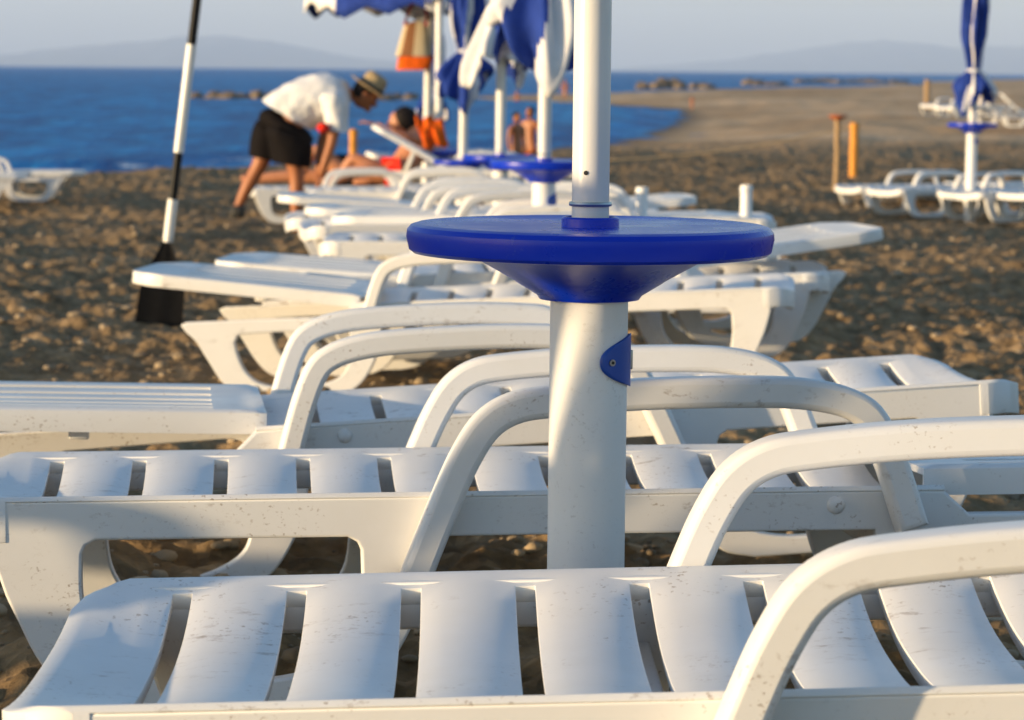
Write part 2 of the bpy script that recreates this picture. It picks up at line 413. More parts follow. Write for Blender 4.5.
# ------------------------------------------------------------------ sun lounger
SH = 0.28           # seat height
PIT = 0.1235          # slat pitch
HW = 0.30           # half width
def make_lounger():
    root = empty('sun_lounger')
    W = M['white']
    # seat: one moulded panel with slots
    xs = [0.0, 0.02, 0.045, 0.075]
    slots = []
    x = 0.105
    while x < 1.28:
        slots.append((x, x + 0.021)); x += PIT
    for a, b in slots:
        prev = xs[-1]
        for t in (0.25, 0.5, 0.75): xs.append(prev + (a - prev) * t)
        xs += [a, b]
    xs += [xs[-1] + 0.02, 1.345]
    yi = 0.262
    ys = [-HW, -HW + 0.005, -0.286, -0.274, -yi] + [-yi + 2 * yi * k / 14 for k in range(1, 14)] + [yi, 0.274, 0.286, HW - 0.005, HW]
    bm = bmesh.new(); g = {}
    rc = 0.075
    slot_l = [s[0] for s in slots]
    def crown(x):
        if x <= slots[0][0]: c0, c1 = 0.0, slots[0][0]
        else:
            c0, c1 = slots[-1][1], 1.345
            for (a, b), (c, d) in zip(slots, slots[1:]):
                if b - 1e-6 <= x <= c + 1e-6: c0, c1 = b, c; break
        t = (x - c0) / max(1e-6, (c1 - c0))
        return 0.006 * math.sin(math.pi * min(1, max(0, t)))
    for i, x in enumerate(xs):
        for j, y in enumerate(ys):
            xx = x
            if x < rc:
                e = abs(y) - (HW - rc)
                xm = rc - math.sqrt(max(0, rc * rc - e * e)) if e > 0 else 0
                xx = xm + x * (1 - xm / rc)
            s = max(0.0, 1 - (abs(y) / 0.292) ** 2.6)
            inx = min(1, 0.55 + x / 0.16)
            z = SH + 0.002 - 0.048 * s * inx + (crown(x) * min(1, s * 3) if x > 0.05 else 0)
            if abs(y) >= HW - 1e-6 or i == 0: z -= 0.006
            g[i, j] = bm.verts.new((xx, y, z))
    for i in range(len(xs) - 1):
        for j in range(len(ys) - 1):
            mid = 0.5 * (xs[i] + xs[i + 1])
            if any(a < mid < b for a, b in slots) and abs(0.5 * (ys[j] + ys[j + 1])) < yi: continue
            bm.faces.new((g[i, j], g[i + 1, j], g[i + 1, j + 1], g[i, j + 1]))
    # apron round the foot end
    rim = [(i, 0) for i in range(5, 0, -1)] + [(0, j) for j in range(len(ys))] + [(i, len(ys) - 1) for i in range(1, 6)]
    low = [bm.verts.new(g[k].co + Vector((0, 0, -0.054))) for k in rim]
    for k in range(len(rim) - 1): bm.faces.new((g[rim[k]], g[rim[k + 1]], low[k + 1], low[k]))
    bmesh.ops.recalc_face_normals(bm, faces=bm.faces)
    up = max(bm.faces, key=lambda f: f.calc_center_median().z if abs(f.normal.z) > 0.8 else -1)
    if up.normal.z < 0: bmesh.ops.reverse_faces(bm, faces=bm.faces)
    me = bpy.data.meshes.new('seat'); bm.to_mesh(me); bm.free()
    seat = mesh_obj('seat', me, W, root)
    md = seat.modifiers.new('s', 'SOLIDIFY'); md.thickness = 0.021; md.offset = -1
    md = seat.modifiers.new('b', 'BEVEL'); md.width = 0.005; md.segments = 3; md.limit_method = 'ANGLE'; md.angle_limit = R(50)
    bake(seat); seat.data.set_sharp_from_angle(angle=R(50))
    # side frames: rail with two U-shaped leg loops
    def low(z): return z - 0.05 if z >= 0.2 else z * 0.75
    def prof(pts, n=5):
        return [(p.x, p.y) for p in smooth_path([(a, b, 0) for a, b in pts], n)]
    foot_out = prof([(0.066, 0.272), (0.080, 0.225), (0.102, 0.16), (0.132, 0.08), (0.175, 0.02), (0.24, 0.0)])
    knee_out = prof([(0.50, 0.0), (0.555, 0.02), (0.60, 0.08), (0.632, 0.16), (0.645, 0.22), (0.66, 0.272)])
    head_in = prof([(1.25, 0.272), (1.265, 0.21), (1.285, 0.13), (1.325, 0.05), (1.37, 0.012), (1.42, 0.0)])
    head_out = prof([(1.66, 0.0), (1.72, 0.02), (1.765, 0.08), (1.80, 0.16), (1.83, 0.225), (1.865, 0.262)])
    outer = [(0.066, 0.315)] + foot_out + knee_out + head_in + head_out + [(1.88, 0.285), (1.865, 0.292), (1.38, 0.292), (1.345, 0.324), (1.30, 0.326), (0.07, 0.326)]
    h1 = prof([(0.188, 0.255), (0.188, 0.20), (0.198, 0.13), (0.232, 0.072), (0.29, 0.046), (0.37, 0.042), (0.45, 0.046), (0.512, 0.072), (0.546, 0.13), (0.556, 0.20), (0.556, 0.255)])
    h1 += [(0.551, 0.266), (0.538, 0.273), (0.206, 0.273), (0.193, 0.266)]
    h2 = prof([(1.355, 0.245), (1.36, 0.17), (1.375, 0.10), (1.415, 0.062), (1.47, 0.046), (1.54, 0.043), (1.60, 0.046), (1.655, 0.07), (1.69, 0.12), (1.708, 0.18), (1.715, 0.225)])
    h2 += [(1.705, 0.244), (1.69, 0.25), (1.38, 0.255), (1.362, 0.25)]
    outer, h1, h2 = [[(a, low(b)) for a, b in q] for q in (outer, h1, h2)]
    for s in (-1, 1):
        fr = plate('side_frame', [outer, h1, h2], 0.015, 0.004, W, root, (0, s * 0.2835, 0))
        bm = bmesh.new()
        bmesh.ops.create_uvsphere(bm, u_segments=16, v_segments=8, radius=0.0125)
        for v in bm.verts: v.co = Vector((1.196 + v.co.x, s * 0.2985 + v.co.y * 0.6, 0.257 + v.co.z))
        bm_obj('bolt_cap', bm, W, fr)
    # armrests
    out = prof([(0.607, 0.229), (0.648, 0.330), (0.677, 0.393), (0.708, 0.438), (0.750, 0.464), (0.807, 0.474), (0.927, 0.4825), (1.087, 0.484), (1.167, 0.478), (1.22, 0.463), (1.254, 0.436), (1.282, 0.378), (1.313, 0.285)], 5)
    mid = [Vector((a, b)) for a, b in out]; inn = []
    for i, p in enumerate(mid):
        t = (mid[min(i + 1, len(mid) - 1)] - mid[max(i - 1, 0)]).normalized()
        w = 0.041
        inn.append(p + Vector((t.y, -t.x)) * w)
    arm = [(p.x, p.y - 0.05) for p in mid] + [(p.x, p.y - 0.05) for p in reversed(inn)]
    for s in (-1, 1):
        plate('armrest', [arm], 0.025, 0.009, W, root, (0, s * 0.3265, 0))
    # cross bars under the seat
    for cx, cz in ((0.60, 0.185), (1.31, 0.185)):
        bm = bmesh.new(); box_bm(bm, cx - 0.02, cx + 0.02, -0.267, 0.267, cz - 0.02, cz + 0.02, 0.004)
        bm_obj('crossbar', bm, W, root, auto=40)
    # backrest: panel with lengthwise grooves, hinged at its front edge (origin at the hinge)
    bm = bmesh.new(); g = {}
    bx = [0.0, 0.02, 0.045, 0.09, 0.25, 0.42, 0.52, 0.60, 0.64, 0.675, 0.705, 0.725, 0.738]
    n = 5; gw = 0.027; ye = 0.215
    by = [-0.262, -0.255, -ye]
    lw = (2 * ye - (n + 1) * gw) / n; y = -ye; gaps = []
    for k in range(n + 1):
        gaps.append((y, y + gw)); by.append(y + gw); y += gw
        if k < n: by += [y + lw / 2, y + lw]; y += lw
    by = sorted(set(round(v, 5) for v in by + [ye, 0.255, 0.262]))
    for i, x in enumerate(bx):
        for j, y in enumerate(by):
            xx = x
            r2 = 0.12; e = abs(y) - (0.262 - r2)
            if x > 0.60 and e > 0:
                xm = 0.738 - r2 + math.sqrt(max(0, r2 * r2 - e * e)); xx = 0.60 + (x - 0.60) * (xm - 0.60) / 0.138
            z = 0.02 - 0.012 * (1 - (y / 0.262) ** 2) * (1 if 0 < x < 0.73 else 0)
            if i in (0, len(bx) - 1) or j in (0, len(by) - 1): z -= 0.006
            g[i, j] = bm.verts.new((xx, y, z))
    for i in range(len(bx) - 1):
        for j in range(len(by) - 1):
            my = 0.5 * (by[j] + by[j + 1])
            if 0.09 - 1e-6 <= bx[i] and bx[i + 1] <= 0.60 + 1e-6 and any(a < my < b for a, b in gaps): continue
            bm.faces.new((g[i, j], g[i + 1, j], g[i + 1, j + 1], g[i, j + 1]))
    rim = [(i, 0) for i in range(len(bx))] + [(len(bx) - 1, j) for j in range(1, len(by))] + [(i, len(by) - 1) for i in range(len(bx) - 2, -1, -1)]
    low = [bm.verts.new(g[k].co + Vector((0, 0, -0.036))) for k in rim]
    for k in range(len(rim) - 1): bm.faces.new((g[rim[k]], g[rim[k + 1]], low[k + 1], low[k]))
    bmesh.ops.recalc_face_normals(bm, faces=bm.faces)
    if g[3, 3].link_faces[0].normal.z < 0: bmesh.ops.reverse_faces(bm, faces=bm.faces)
    me = bpy.data.meshes.new('backrest'); bm.to_mesh(me); bm.free()
    back = mesh_obj('backrest', me, W, root)
    md = back.modifiers.new('s', 'SOLIDIFY'); md.thickness = 0.010; md.offset = -1
    md = back.modifiers.new('b', 'BEVEL'); md.width = 0.003; md.segments = 2; md.limit_method = 'ANGLE'; md.angle_limit = R(50)
    bake(back); back.data.set_sharp_from_angle(angle=R(50))
    back.location = (1.325, 0, SH + 0.006)
    # prop that carries a raised backrest
    bm = bmesh.new()
    for s in (-1, 1): box_bm(bm, 0.30, 0.335, s * 0.20 - 0.012, s * 0.20 + 0.012, -0.04, -0.004, 0.004)
    box_bm(bm, 0.302, 0.333, -0.19, 0.19, -0.032, -0.010, 0.004)
    bm_obj('backrest_prop', bm, W, back, auto=40)
    return root
LOUNGER = make_lounger(); _first = [True]

def put_lounger(anchor, world, yaw, pitch, flip, label, group, raise_deg=0.0, roll=0.0):
    """anchor: local point of the lounger that stands at the world point; flip turns the foot end to the right."""
    if _first[0]: o = LOUNGER; _first[0] = False
    else: o = copy_tree(LOUNGER)
    rot = Matrix.Rotation(R(yaw), 4, 'Z') @ Matrix.Rotation(R(pitch), 4, 'Y') @ Matrix.Rotation(R(roll), 4, 'X')
    if flip: rot = rot @ Matrix.Rotation(math.pi, 4, 'Z')
    loc = Vector(world) - (rot.to_3x3() @ Vector(anchor))
    o.location = loc; o.rotation_euler = rot.to_euler()
    tag(o, label, 'sun lounger', group)
    if raise_deg:
        for ch in o.children:
            if ch.name.startswith('backrest'):
                ch.rotation_euler = (0, -R(raise_deg), 0)
                if raise_deg > 15:      # the prop swings down on a raised one
                    for s in ch.children:
                        s.rotation_euler = (0, 0, 0)
                        L = 0.33 * math.tan(R(raise_deg)) + 0.02
                        s.data = s.data.copy()
                        for v in s.data.vertices:
                            if v.co.z < -0.02: v.co.z = -L; v.co.x -= 0.02
    return o

G1 = 'white slatted sun loungers on the beach'
NF = (0.0, -HW, SH)      # foot corner on the -y side
NFl = (0.0, HW, SH)      # foot corner on the +y side (near side when flipped)
def NH(z=SH + 0.02): return (2.08, 0.262, z)   # head corner, near side when flipped
HB = (1.313, 0.3265, 0.235)     # head-side foot of the near armrest when flipped
put_lounger(NF, at(-13, 711, 2.42), 1.0, -1.6, False, 'frontmost white sun lounger, its wide slats spanning the bottom of the picture', G1, 0, 0.6)
put_lounger(NF, at(-64, 500, 3.63), 5.0, -0.5, False, 'white sun lounger right behind the near post, dark specks on its left leg', G1, 0, -2.0)
put_lounger(HB, at(277, 455, 4.66), 7, -3.3, True, 'white sun lounger with flat grooved backrest at the left edge, arms before the post', G1, 4.4, -1.6)
put_lounger(HB, at(361, 319, 8.5), -6, -3.2, True, 'white sun lounger with its backrest end before the black paddle blade', G1, 8)
put_lounger(HB, at(430, 299, 9.2), -5, -2.6, True, 'white sun lounger close beside and behind the one before the paddle', G1, 6)
put_lounger((2.06, -0.262, SH + 0.018), at(893, 252, 9.6), 13, -1.5, False, 'white sun lounger with raised backrest end jutting right of the blue table', G1, 6)
G2 = 'row of white sun loungers below the closed parasols'
put_lounger(NF, at(318, 241, 11.3), 1, 0, False, 'nearest white sun lounger of the far row, foot end just left of the table rim', G2)
put_lounger(NF, at(308, 226, 12.5), 9, -0.5, False, 'second white sun lounger of the far row from the table', G2)
put_lounger((2.06, 0.262, SH + 0.018), at(303, 216, 13.9), -1, -0.5, True, 'third white sun lounger of the far row, mostly hidden between its neighbours', G2, 3)
put_lounger((2.06, 0.262, SH + 0.018), at(277, 206, 14.6), 4, 0, True, 'white sun lounger of the far row jutting out farthest left by the bending man', G2, 4)
put_lounger(NF, at(305, 191, 19.5), 2, 0, False, 'white sun lounger with blue-grey shaded slats just right of the bending man', G2)
put_lounger(NF, at(248, 189, 22.9), 8, 0, False, 'white sun lounger standing behind the legs of the bending man', G2)
put_lounger((1.325, 0.262, SH + 0.018), at(447, 167, 24.0), 0, 0, True, 'white sun lounger with its backrest raised steeply before the reclining person', G2, 29)
lounger_sun = put_lounger((1.325, 0.262, SH + 0.018), at(440, 180, 25.5), -4, 0, True, 'white sun lounger carrying the two sunbathers', G2, 20)
put_lounger(NFl, at(777, 219, 12.8), -3, -1, True, 'white sun lounger with rounded end between the short white stub and the blue table rim', G2)
put_lounger((2.08, -0.262, SH + 0.018), at(704, 208, 14.0), 6, -1, False, 'white sun lounger ending left of the two short white stubs', G2, 4)
G3 = 'white sun loungers around the far right parasol'
put_lounger(NF, at(858, 187, 29.5), 20, 0, False, 'leftmost white sun lounger in the group by the right parasol', G3)
put_lounger(NF, at(900, 189, 27.5), 30, 0, False, 'second white sun lounger from the left in the group by the right parasol', G3)
put_lounger(NF, at(981, 192, 25.3), 36, 0, False, 'white sun lounger with foot end right before the post of the right parasol', G3)
put_lounger(NF, at(1036, 192, 25.0), 36, 0, False, 'white sun lounger cut by the right edge beside the right parasol', G3)
G4 = 'tiny white sun loungers far along the beach'
put_lounger((0, 0, SH), at(928, 104, 68), 40, 0, False, 'tiny far white sun lounger, leftmost of those behind the right parasol', G4)
put_lounger((0, 0, SH), at(943, 106, 66), 40, 0, False, 'tiny far white sun lounger just left of the right parasol pole', G4)
put_lounger((1.325, 0, SH), at(995, 113, 70), -6, 0, True, 'far white sun lounger with raised back just right of the right parasol pole', G4, 44)
put_lounger((1.325, 0, SH), at(1023, 115, 67), -6, 0, True, 'far white sun lounger with raised bright back at the right edge', G4, 42)
G5 = 'white sun loungers at the left edge near the water'
put_lounger((2.06, -0.262, SH), at(82, 174, 28.5), 4, 0, False, 'far white sun lounger near the water, its end left of the paddle', G5)
put_lounger((2.06, -0.262, SH), at(27, 178, 27.5), 10, 0, False, 'far white sun lounger near the water, cut by the left edge', G5)

# ------------------------------------------------------------------ parasols with round tables
def canopy_closed(parent, z0, z1, rmax, seed, wind=(0.0, 0.0), tie=0.36, pale=0.5):
    """Gathered cloth in eight panels, blue and white in turn, tied and flaring at its hem."""
    rs = random.Random(seed); bm = bmesh.new()
    ns, nz = 96, 46; rings = []
    ph = rs.random() * 6
    off = [rs.uniform(-0.05, 0.05) for _ in range(8)]
    for i in range(nz + 1):
        t = i / nz
        z = z0 + (z1 - z0) * t
        if t < tie: base = 0.055 + (rmax - 0.055) * (1 - (t / tie) ** 1.4) ** 0.9 * (0.86 + 0.14 * min(1, t / tie * 4))
        else:
            q = (t - tie) / (1 - tie); base = 0.055 + 0.075 * math.sin(math.pi * min(1, q * 1.1)) ** 0.8 * (1 - 0.3 * q)
            base *= (1 if q < 0.85 else 1 - (q - 0.85) / 0.15 * 0.75)
        ring = []
        for k in range(ns):
            a = 2 * math.pi * k / ns
            fold = 0.20 * math.sin(8 * a + ph + 0.8 * t) + 0.13 * math.sin(13 * a + 2 * ph - 1.3 * t) + 0.12 * math.sin(5 * a + 3 * t + ph)
            fold = 0.55 * fold + 0.42 * mnoise.noise((1.7 * math.cos(a) + seed * 3.1, 1.7 * math.sin(a), z * 2.6)) + 0.16 * mnoise.noise((4 * math.cos(a), 4 * math.sin(a) + seed, z * 4))
            r = base * (0.90 + fold)
            r = max(r, 0.052)
            low = max(0, 1 - t / (tie * 0.9)) if tie else 0
            dz = low * (0.10 * math.sin(2 * a + ph) + 0.06 * math.sin(3 * a + 2 * ph) + 0.03 * math.sin(8 * a + 1.5 + ph)) * rmax / 0.23
            ring.append(bm.verts.new((r * math.cos(a) + wind[0] * low ** 1.3, r * math.sin(a) + wind[1] * low ** 1.3, z + dz)))
        rings.append(ring)
    for a, b in zip(rings, rings[1:]):
        for k in range(ns):
            f = bm.faces.new((a[k], a[(k + 1) % ns], b[(k + 1) % ns], b[k]))
            wob = 9.0 * mnoise.noise((k * 0.05, f.calc_center_median().z * 2.2, seed))
            f.material_index = 1 if ((k + wob) * 4 / ns + 0.37 * seed) % 1.0 < pale else 0
    o = bm_obj('canopy', bm, [M['cblue'], M['cwhite']], parent)
    md = o.modifiers.new('s', 'SOLIDIFY'); md.thickness = 0.004; bake(o)
    # strap round the gathered cloth
    zt = z0 + (z1 - z0) * tie
    lathe('strap', [(0.062, zt - 0.015), (0.067, zt - 0.012), (0.067, zt + 0.012), (0.062, zt + 0.015)], M['cwhite'], o, 32, cap=False)
    return o
def canopy_open(parent, zrim, ztop, rad):
    bm = bmesh.new(); rings = []; ns = 64; nr = 12
    for i in range(nr + 1):
        f = i / nr; ring = []
        for k in range(ns):
            a = 2 * math.pi * k / ns; lobe = abs(math.cos(4 * a))
            r = rad * f * (1 - 0.05 * (1 - lobe) * f)
            z = ztop - (ztop - zrim) * f ** 1.25 - 0.02 * (1 - lobe) * f * -1
            ring.append(bm.verts.new((max(r, 0.02) * math.cos(a), max(r, 0.02) * math.sin(a), z)))
        rings.append(ring)
    # hanging valance with a wavy hem
    ring = []
    for k in range(ns):
        a = 2 * math.pi * k / ns; v = rings[-1][k].co
        ring.append(bm.verts.new((v.x * 1.005, v.y * 1.005, v.z - 0.12 - 0.05 * math.sin(16 * a) - 0.03 * math.sin(5 * a))))
    rings.append(ring)
    for i, (a, b) in enumerate(zip(rings, rings[1:])):
        for k in range(ns):
            f = bm.faces.new((a[k], a[(k + 1) % ns], b[(k + 1) % ns], b[k]))
            f.material_index = 0 if (k * 8 // ns) % 2 else 1
    o = bm_obj('canopy', bm, [M['cblue'], M['cwhite']], parent)
    md = o.modifiers.new('s', 'SOLIDIFY'); md.thickness = 0.004; bake(o)
    for k in range(8):
        a = 2 * math.pi * k / 8
        tube('rib', [(0.03 * math.cos(a), 0.03 * math.sin(a), ztop - 0.03), (0.5 * rad * math.cos(a), 0.5 * rad * math.sin(a), ztop - 0.04 - (ztop - zrim) * 0.5 ** 1.25), (0.98 * rad * math.cos(a), 0.98 * rad * math.sin(a), zrim - 0.015)], 0.008, M['steel'], o, 6)
    return o

def make_stand(tz, rd=0.228):
    """Post, round table and pole; origin on the ground, table top at tz."""
    root = empty('parasol')
    k = rd / 0.2345
    post = lathe('post', [(0.0485, -0.25), (0.0485, tz - 0.085), (0.044, tz - 0.085)], M['post'], root, 64)
    t = [(0.052, tz - 0.091), (0.062, tz - 0.093), (0.0655, tz - 0.088), (0.094 * k, tz - 0.072), (0.0955 * k, tz - 0.0705), (0.146 * k, tz - 0.043), (0.153 * k, tz - 0.041), (0.219 * k, tz - 0.037), (0.226 * k, tz - 0.036), (0.231 * k, tz - 0.032), (0.2345 * k, tz - 0.016),
         (0.2335 * k, tz - 0.008), (0.229 * k, tz - 0.0025), (0.221 * k, tz), (0.214 * k, tz - 0.001), (0.205 * k, tz - 0.0022), (0.06, tz - 0.0035), (0.036, tz - 0.0032), (0.0355, tz + 0.007), (0.0335, tz + 0.009), (0.0305, tz + 0.009), (0.0300, tz - 0.05)]
    lathe('tabletop', t, M['blue'], root, 128, auto=28)
    return root, post
def add_latch(root, post, tz, ang):
    """Blue clamp plate bent round the post, with its screw and slot."""
    bm = bmesh.new(); rows = []
    n = 18
    H = 0.0325
    for j in range(-n, n + 1):
        z = j / n * H
        w = 0.064 * max(0, 1 - (abs(j) / n) ** 2.4) ** 0.8 + 0.0006
        row = []
        for i in range(9):
            f = i / 8
            a = ang + (0.02 + (0.055 - 0.0) * 0) - (w * f) / 0.0515
            row.append(bm.verts.new((0.0508 * math.cos(a), 0.0508 * math.sin(a), tz - 0.168 + z)))
        rows.append(row)
    for a, b in zip(rows, rows[1:]):
        for i in range(8): bm.faces.new((a[i], a[i + 1], b[i + 1], b[i]))
    o = bm_obj('latch', bm, M['latch'], post)
    md = o.modifiers.new('s', 'SOLIDIFY'); md.thickness = 0.004; md.offset = 0; bake(o)
    a = ang - 0.95
    bm = bmesh.new(); c = Vector((0.0522 * math.cos(a), 0.0522 * math.sin(a), tz - 0.168)); d = Vector((math.cos(a), math.sin(a), 0))
    tube_bm(bm, [c, c + d * 0.003], 0.0042, 14); bm_obj('screw', bm, M['steel'], o, auto=40)
    bm = bmesh.new(); tube_bm(bm, [c + d * 0.0031, c + d * 0.0036], 0.002, 10); bm_obj('screw_hole', bm, M['dark'], o, auto=40)
    a = ang + 0.02
    bm = bmesh.new(); box_bm(bm, -0.003, 0.003, -0.004, 0.004, -0.012, 0.012, 0.001)
    for v in bm.verts: v.co = Matrix.Rotation(a, 3, 'Z') @ (v.co + Vector((0.0522, 0, 0))) + Vector((0, 0, tz - 0.168))
    bm_obj('latch_slot', bm, M['steel'], o, auto=40)

def parasol(u, v_table, y, label, ztop_rel, canopy, lean=0.0, pole_r=0.0232, latch=True, seed=1, wind=(0, 0), zlow=None, rmax=0.23, tie=0.36, pale=0.5):
    c = at(u, v_table, y)
    g = gz(c.x, c.y); tz = c.z - g
    root, post = make_stand(tz)
    root.location = (c.x, c.y, g); root.rotation_euler = (0, R(lean), 0)
    ztop = tz + ztop_rel
    tube('pole', [(0, 0, tz - 0.04), (0, 0, ztop)], pole_r, M['pole'], root, 32)
    lathe('collar', [(pole_r, tz + 0.022), (pole_r + 0.003, tz + 0.0225), (pole_r + 0.0038, tz + 0.025), (pole_r + 0.003, tz + 0.0275), (pole_r, tz + 0.028)], M['steel'], root, 40, cap=False)
    if latch: add_latch(root, post, tz, R(-4))
    if canopy == 'closed': canopy_closed(root, tz + zlow, ztop, rmax, seed, wind, tie, pale)
    elif canopy == 'open': canopy_open(root, ztop - 0.42, ztop, rmax)
    return tag(root, label, 'parasol', 'blue and white parasols on white posts with round blue tables'), tz
def zrel(v, v_table, y): return (v_table - v) * y / F

main, tzm = parasol(589.3, 224, 3.47, 'thick white post with big round blue table and bare pole in the foreground', 1.7, 'closed', 0.1, latch=True, zlow=0.55)
# small hole and collar details on the foreground pole
bm = bmesh.new(); tube_bm(bm, [(-0.0065, -0.0212, tzm + 0.064), (-0.0068, -0.0233, tzm + 0.064)], 0.0028, 12)
bm_obj('rivet_hole', bm, M['dark'], [c for c in main.children if c.name.startswith('pole')][0], auto=40)
parasol(543.5, 160, 11.7, 'closed blue and white parasol just left of the foreground pole, hem flared by wind', 1.65, 'closed', 0.3, pole_r=0.028, seed=3, wind=(-0.02, 0), zlow=zrel(50, 160, 11.7), rmax=0.25, tie=0.30, pale=0.62)
parasol(500, 155, 17.0, 'closed parasol with white hem tip, second from the foreground pole', 1.7, 'closed', 0.2, seed=5, pole_r=0.03, wind=(-0.03, 0), zlow=zrel(68, 155, 17), rmax=0.23, tie=0.34, pale=0.6)
parasol(461.5, 160, 21.5, 'closed blue striped parasol, third from the foreground pole', 1.75, 'closed', 1.0, seed=8, pole_r=0.035, wind=(-0.02, 0), zlow=zrel(92, 160, 21.5), rmax=0.22, tie=0.25, pale=0.28)
parasol(438.5, 150, 25.5, 'white parasol pole with blue table between the beach bag and the orange towel', 1.9, 'closed', 0.0, pole_r=0.036, seed=2, zlow=zrel(4, 150, 25.5), rmax=0.13, tie=0.1)
op, _ = parasol(426, 152, 27.5, 'open blue and white parasol shading the reclining person', 1.88, 'open', 0.8, pole_r=0.04, zlow=0, rmax=1.22)
parasol(432, 148, 33.0, 'small closed blue parasol hanging behind the two thin poles', 1.8, 'closed', 0.0, pole_r=0.03, seed=6, zlow=zrel(112, 148, 33), rmax=0.2, tie=0.2, pale=0.2)
parasol(972, 123, 26.0, 'closed blue parasol standing alone over the right group of loungers', 1.8, 'closed', 0.2, pole_r=0.036, seed=9, zlow=zrel(100, 123, 26), rmax=0.20, tie=0.17, pale=0.16)

# unseen loungers added on the left to shade the near post and loungers
G6 = 'unseen sun loungers added at the left for their shade'
SHADE_CASTERS = True
if SHADE_CASTERS:
    put_lounger((1.325, 0, SH), (-1.97, 2.69, SH + 0.05), 0, 0, False, 'unseen sun lounger added at the left, backrest raised high to shade the near post', G6, 50)
    put_lounger((1.325, 0, SH), (-2.3, 3.52, SH + 0.0), 0, 0, False, 'unseen sun lounger added at the left for its shade, backrest laid flat', G6, 1)

# ------------------------------------------------------------------ paddle stuck in the sand
def build_paddle():
    y = 11.6
    a = at(159, 322, y); b = at(168, 240, y); c = at(198, -8, y)
    root = empty('paddle', a)
    d = (c - b).normalized(); side = Vector((1, 0, 0)) - d * d.x; side.normalize(); fw = d.cross(side)
    def P(v): # point on the shaft at photo height v
        t = (240 - v) / 248.0
        return b + (c - b) * t - a
    L = (b - a).length
    # blade: widening leaf with a thick spine
    bm = bmesh.new(); rows = []
    dd = (b - a).normalized()
    for t, w in ((-0.12, 0.098), (0.0, 0.098), (0.2, 0.097), (0.4, 0.093), (0.58, 0.075), (0.72, 0.055), (0.86, 0.034), (1.0, 0.016), (1.08, 0.012)):
        row = []
        for i in range(9):
            s = i / 4 - 1
            th = 0.004 + 0.004 * max(0, 1 - abs(s) * 2.2) + 0.006 * (t > 0.6)
            row.append((dd * L * t + side * w * s + fw * (-0.006 * s * s), th))
        rows.append(row)
    F1 = [[bm.verts.new(p - fw * th) for p, th in r] for r in rows]; F2 = [[bm.verts.new(p + fw * th) for p, th in r] for r in rows]
    for i in range(len(rows) - 1):
        for j in range(8):
            bm.faces.new((F1[i][j], F1[i][j + 1], F1[i + 1][j + 1], F1[i + 1][j])); bm.faces.new((F2[i][j], F2[i + 1][j], F2[i + 1][j + 1], F2[i][j + 1]))
        bm.faces.new((F1[i][0], F1[i + 1][0], F2[i + 1][0], F2[i][0])); bm.faces.new((F1[i][8], F2[i][8], F2[i + 1][8], F1[i + 1][8]))
    for j in range(8):
        bm.faces.new((F1[0][j], F2[0][j], F2[0][j + 1], F1[0][j + 1])); bm.faces.new((F1[-1][j], F1[-1][j + 1], F2[-1][j + 1], F2[-1][j]))
    bm_obj('blade', bm, M['bladeblack'], root, auto=50)
    bm = bmesh.new()
    for k, (v0, v1, r) in enumerate(((242, 199, 0.021), (199, 152, 0.0185), (152, 44, 0.0205), (44, -70, 0.0185))):
        tube_bm(bm, [P(v0), P(v1)], r, 16, mi=k % 2)
    bm_obj('shaft', bm, [M['pole'], M['black']], root, auto=45)
    tag(root, 'black and white striped paddle stuck blade down in the sand', 'paddle')
build_paddle()

# ------------------------------------------------------------------ people
def skin_mesh(name, pts, edges, mat, parent=None, sub=2, root=0):
    """One continuous surface grown round a skeleton: pts = (x, y, z, rx, ry)."""
    me = bpy.data.meshes.new(name); me.from_pydata([p[:3] for p in pts], edges, []); me.update()
    o = bpy.data.objects.new(name, me); link(o, parent)
    md = o.modifiers.new('k', 'SKIN'); md.use_smooth_shade = True
    for i, p in enumerate(pts):
        sv = me.skin_vertices[0].data[i]; sv.radius = (p[3], p[4] if len(p) > 4 else p[3]); sv.use_root = (i == root)
    md2 = o.modifiers.new('u', 'SUBSURF'); md2.levels = sub; md2.render_levels = sub
    bake(o)
    o.data.materials.clear(); o.data.materials.append(mat)
    o.data.polygons.foreach_set('use_smooth', [True] * len(o.data.polygons))
    return o
def ball(name, c, r, mat, parent, rot=None, seg=20):
    bm = bmesh.new(); bmesh.ops.create_uvsphere(bm, u_segments=seg, v_segments=seg // 2, radius=1.0)
    for v in bm.verts:
        v.co = Vector((v.co.x * r[0], v.co.y * r[1], v.co.z * r[2]))
        if rot: v.co = rot @ v.co
        v.co += Vector(c)
    return bm_obj(name, bm, mat, parent)
def merge(objs):
    """Join meshes that make one body into the first of them."""
    bm = bmesh.new()
    for o in objs: bm.from_mesh(o.data)
    me = bpy.data.meshes.new(objs[0].name); bm.to_mesh(me); bm.free()
    me.materials.append(objs[0].data.materials[0])
    me.polygons.foreach_set('use_smooth', [True] * len(me.polygons))
    objs[0].data = me
    for o in objs[1:]: bpy.data.objects.remove(o)
    return objs[0]
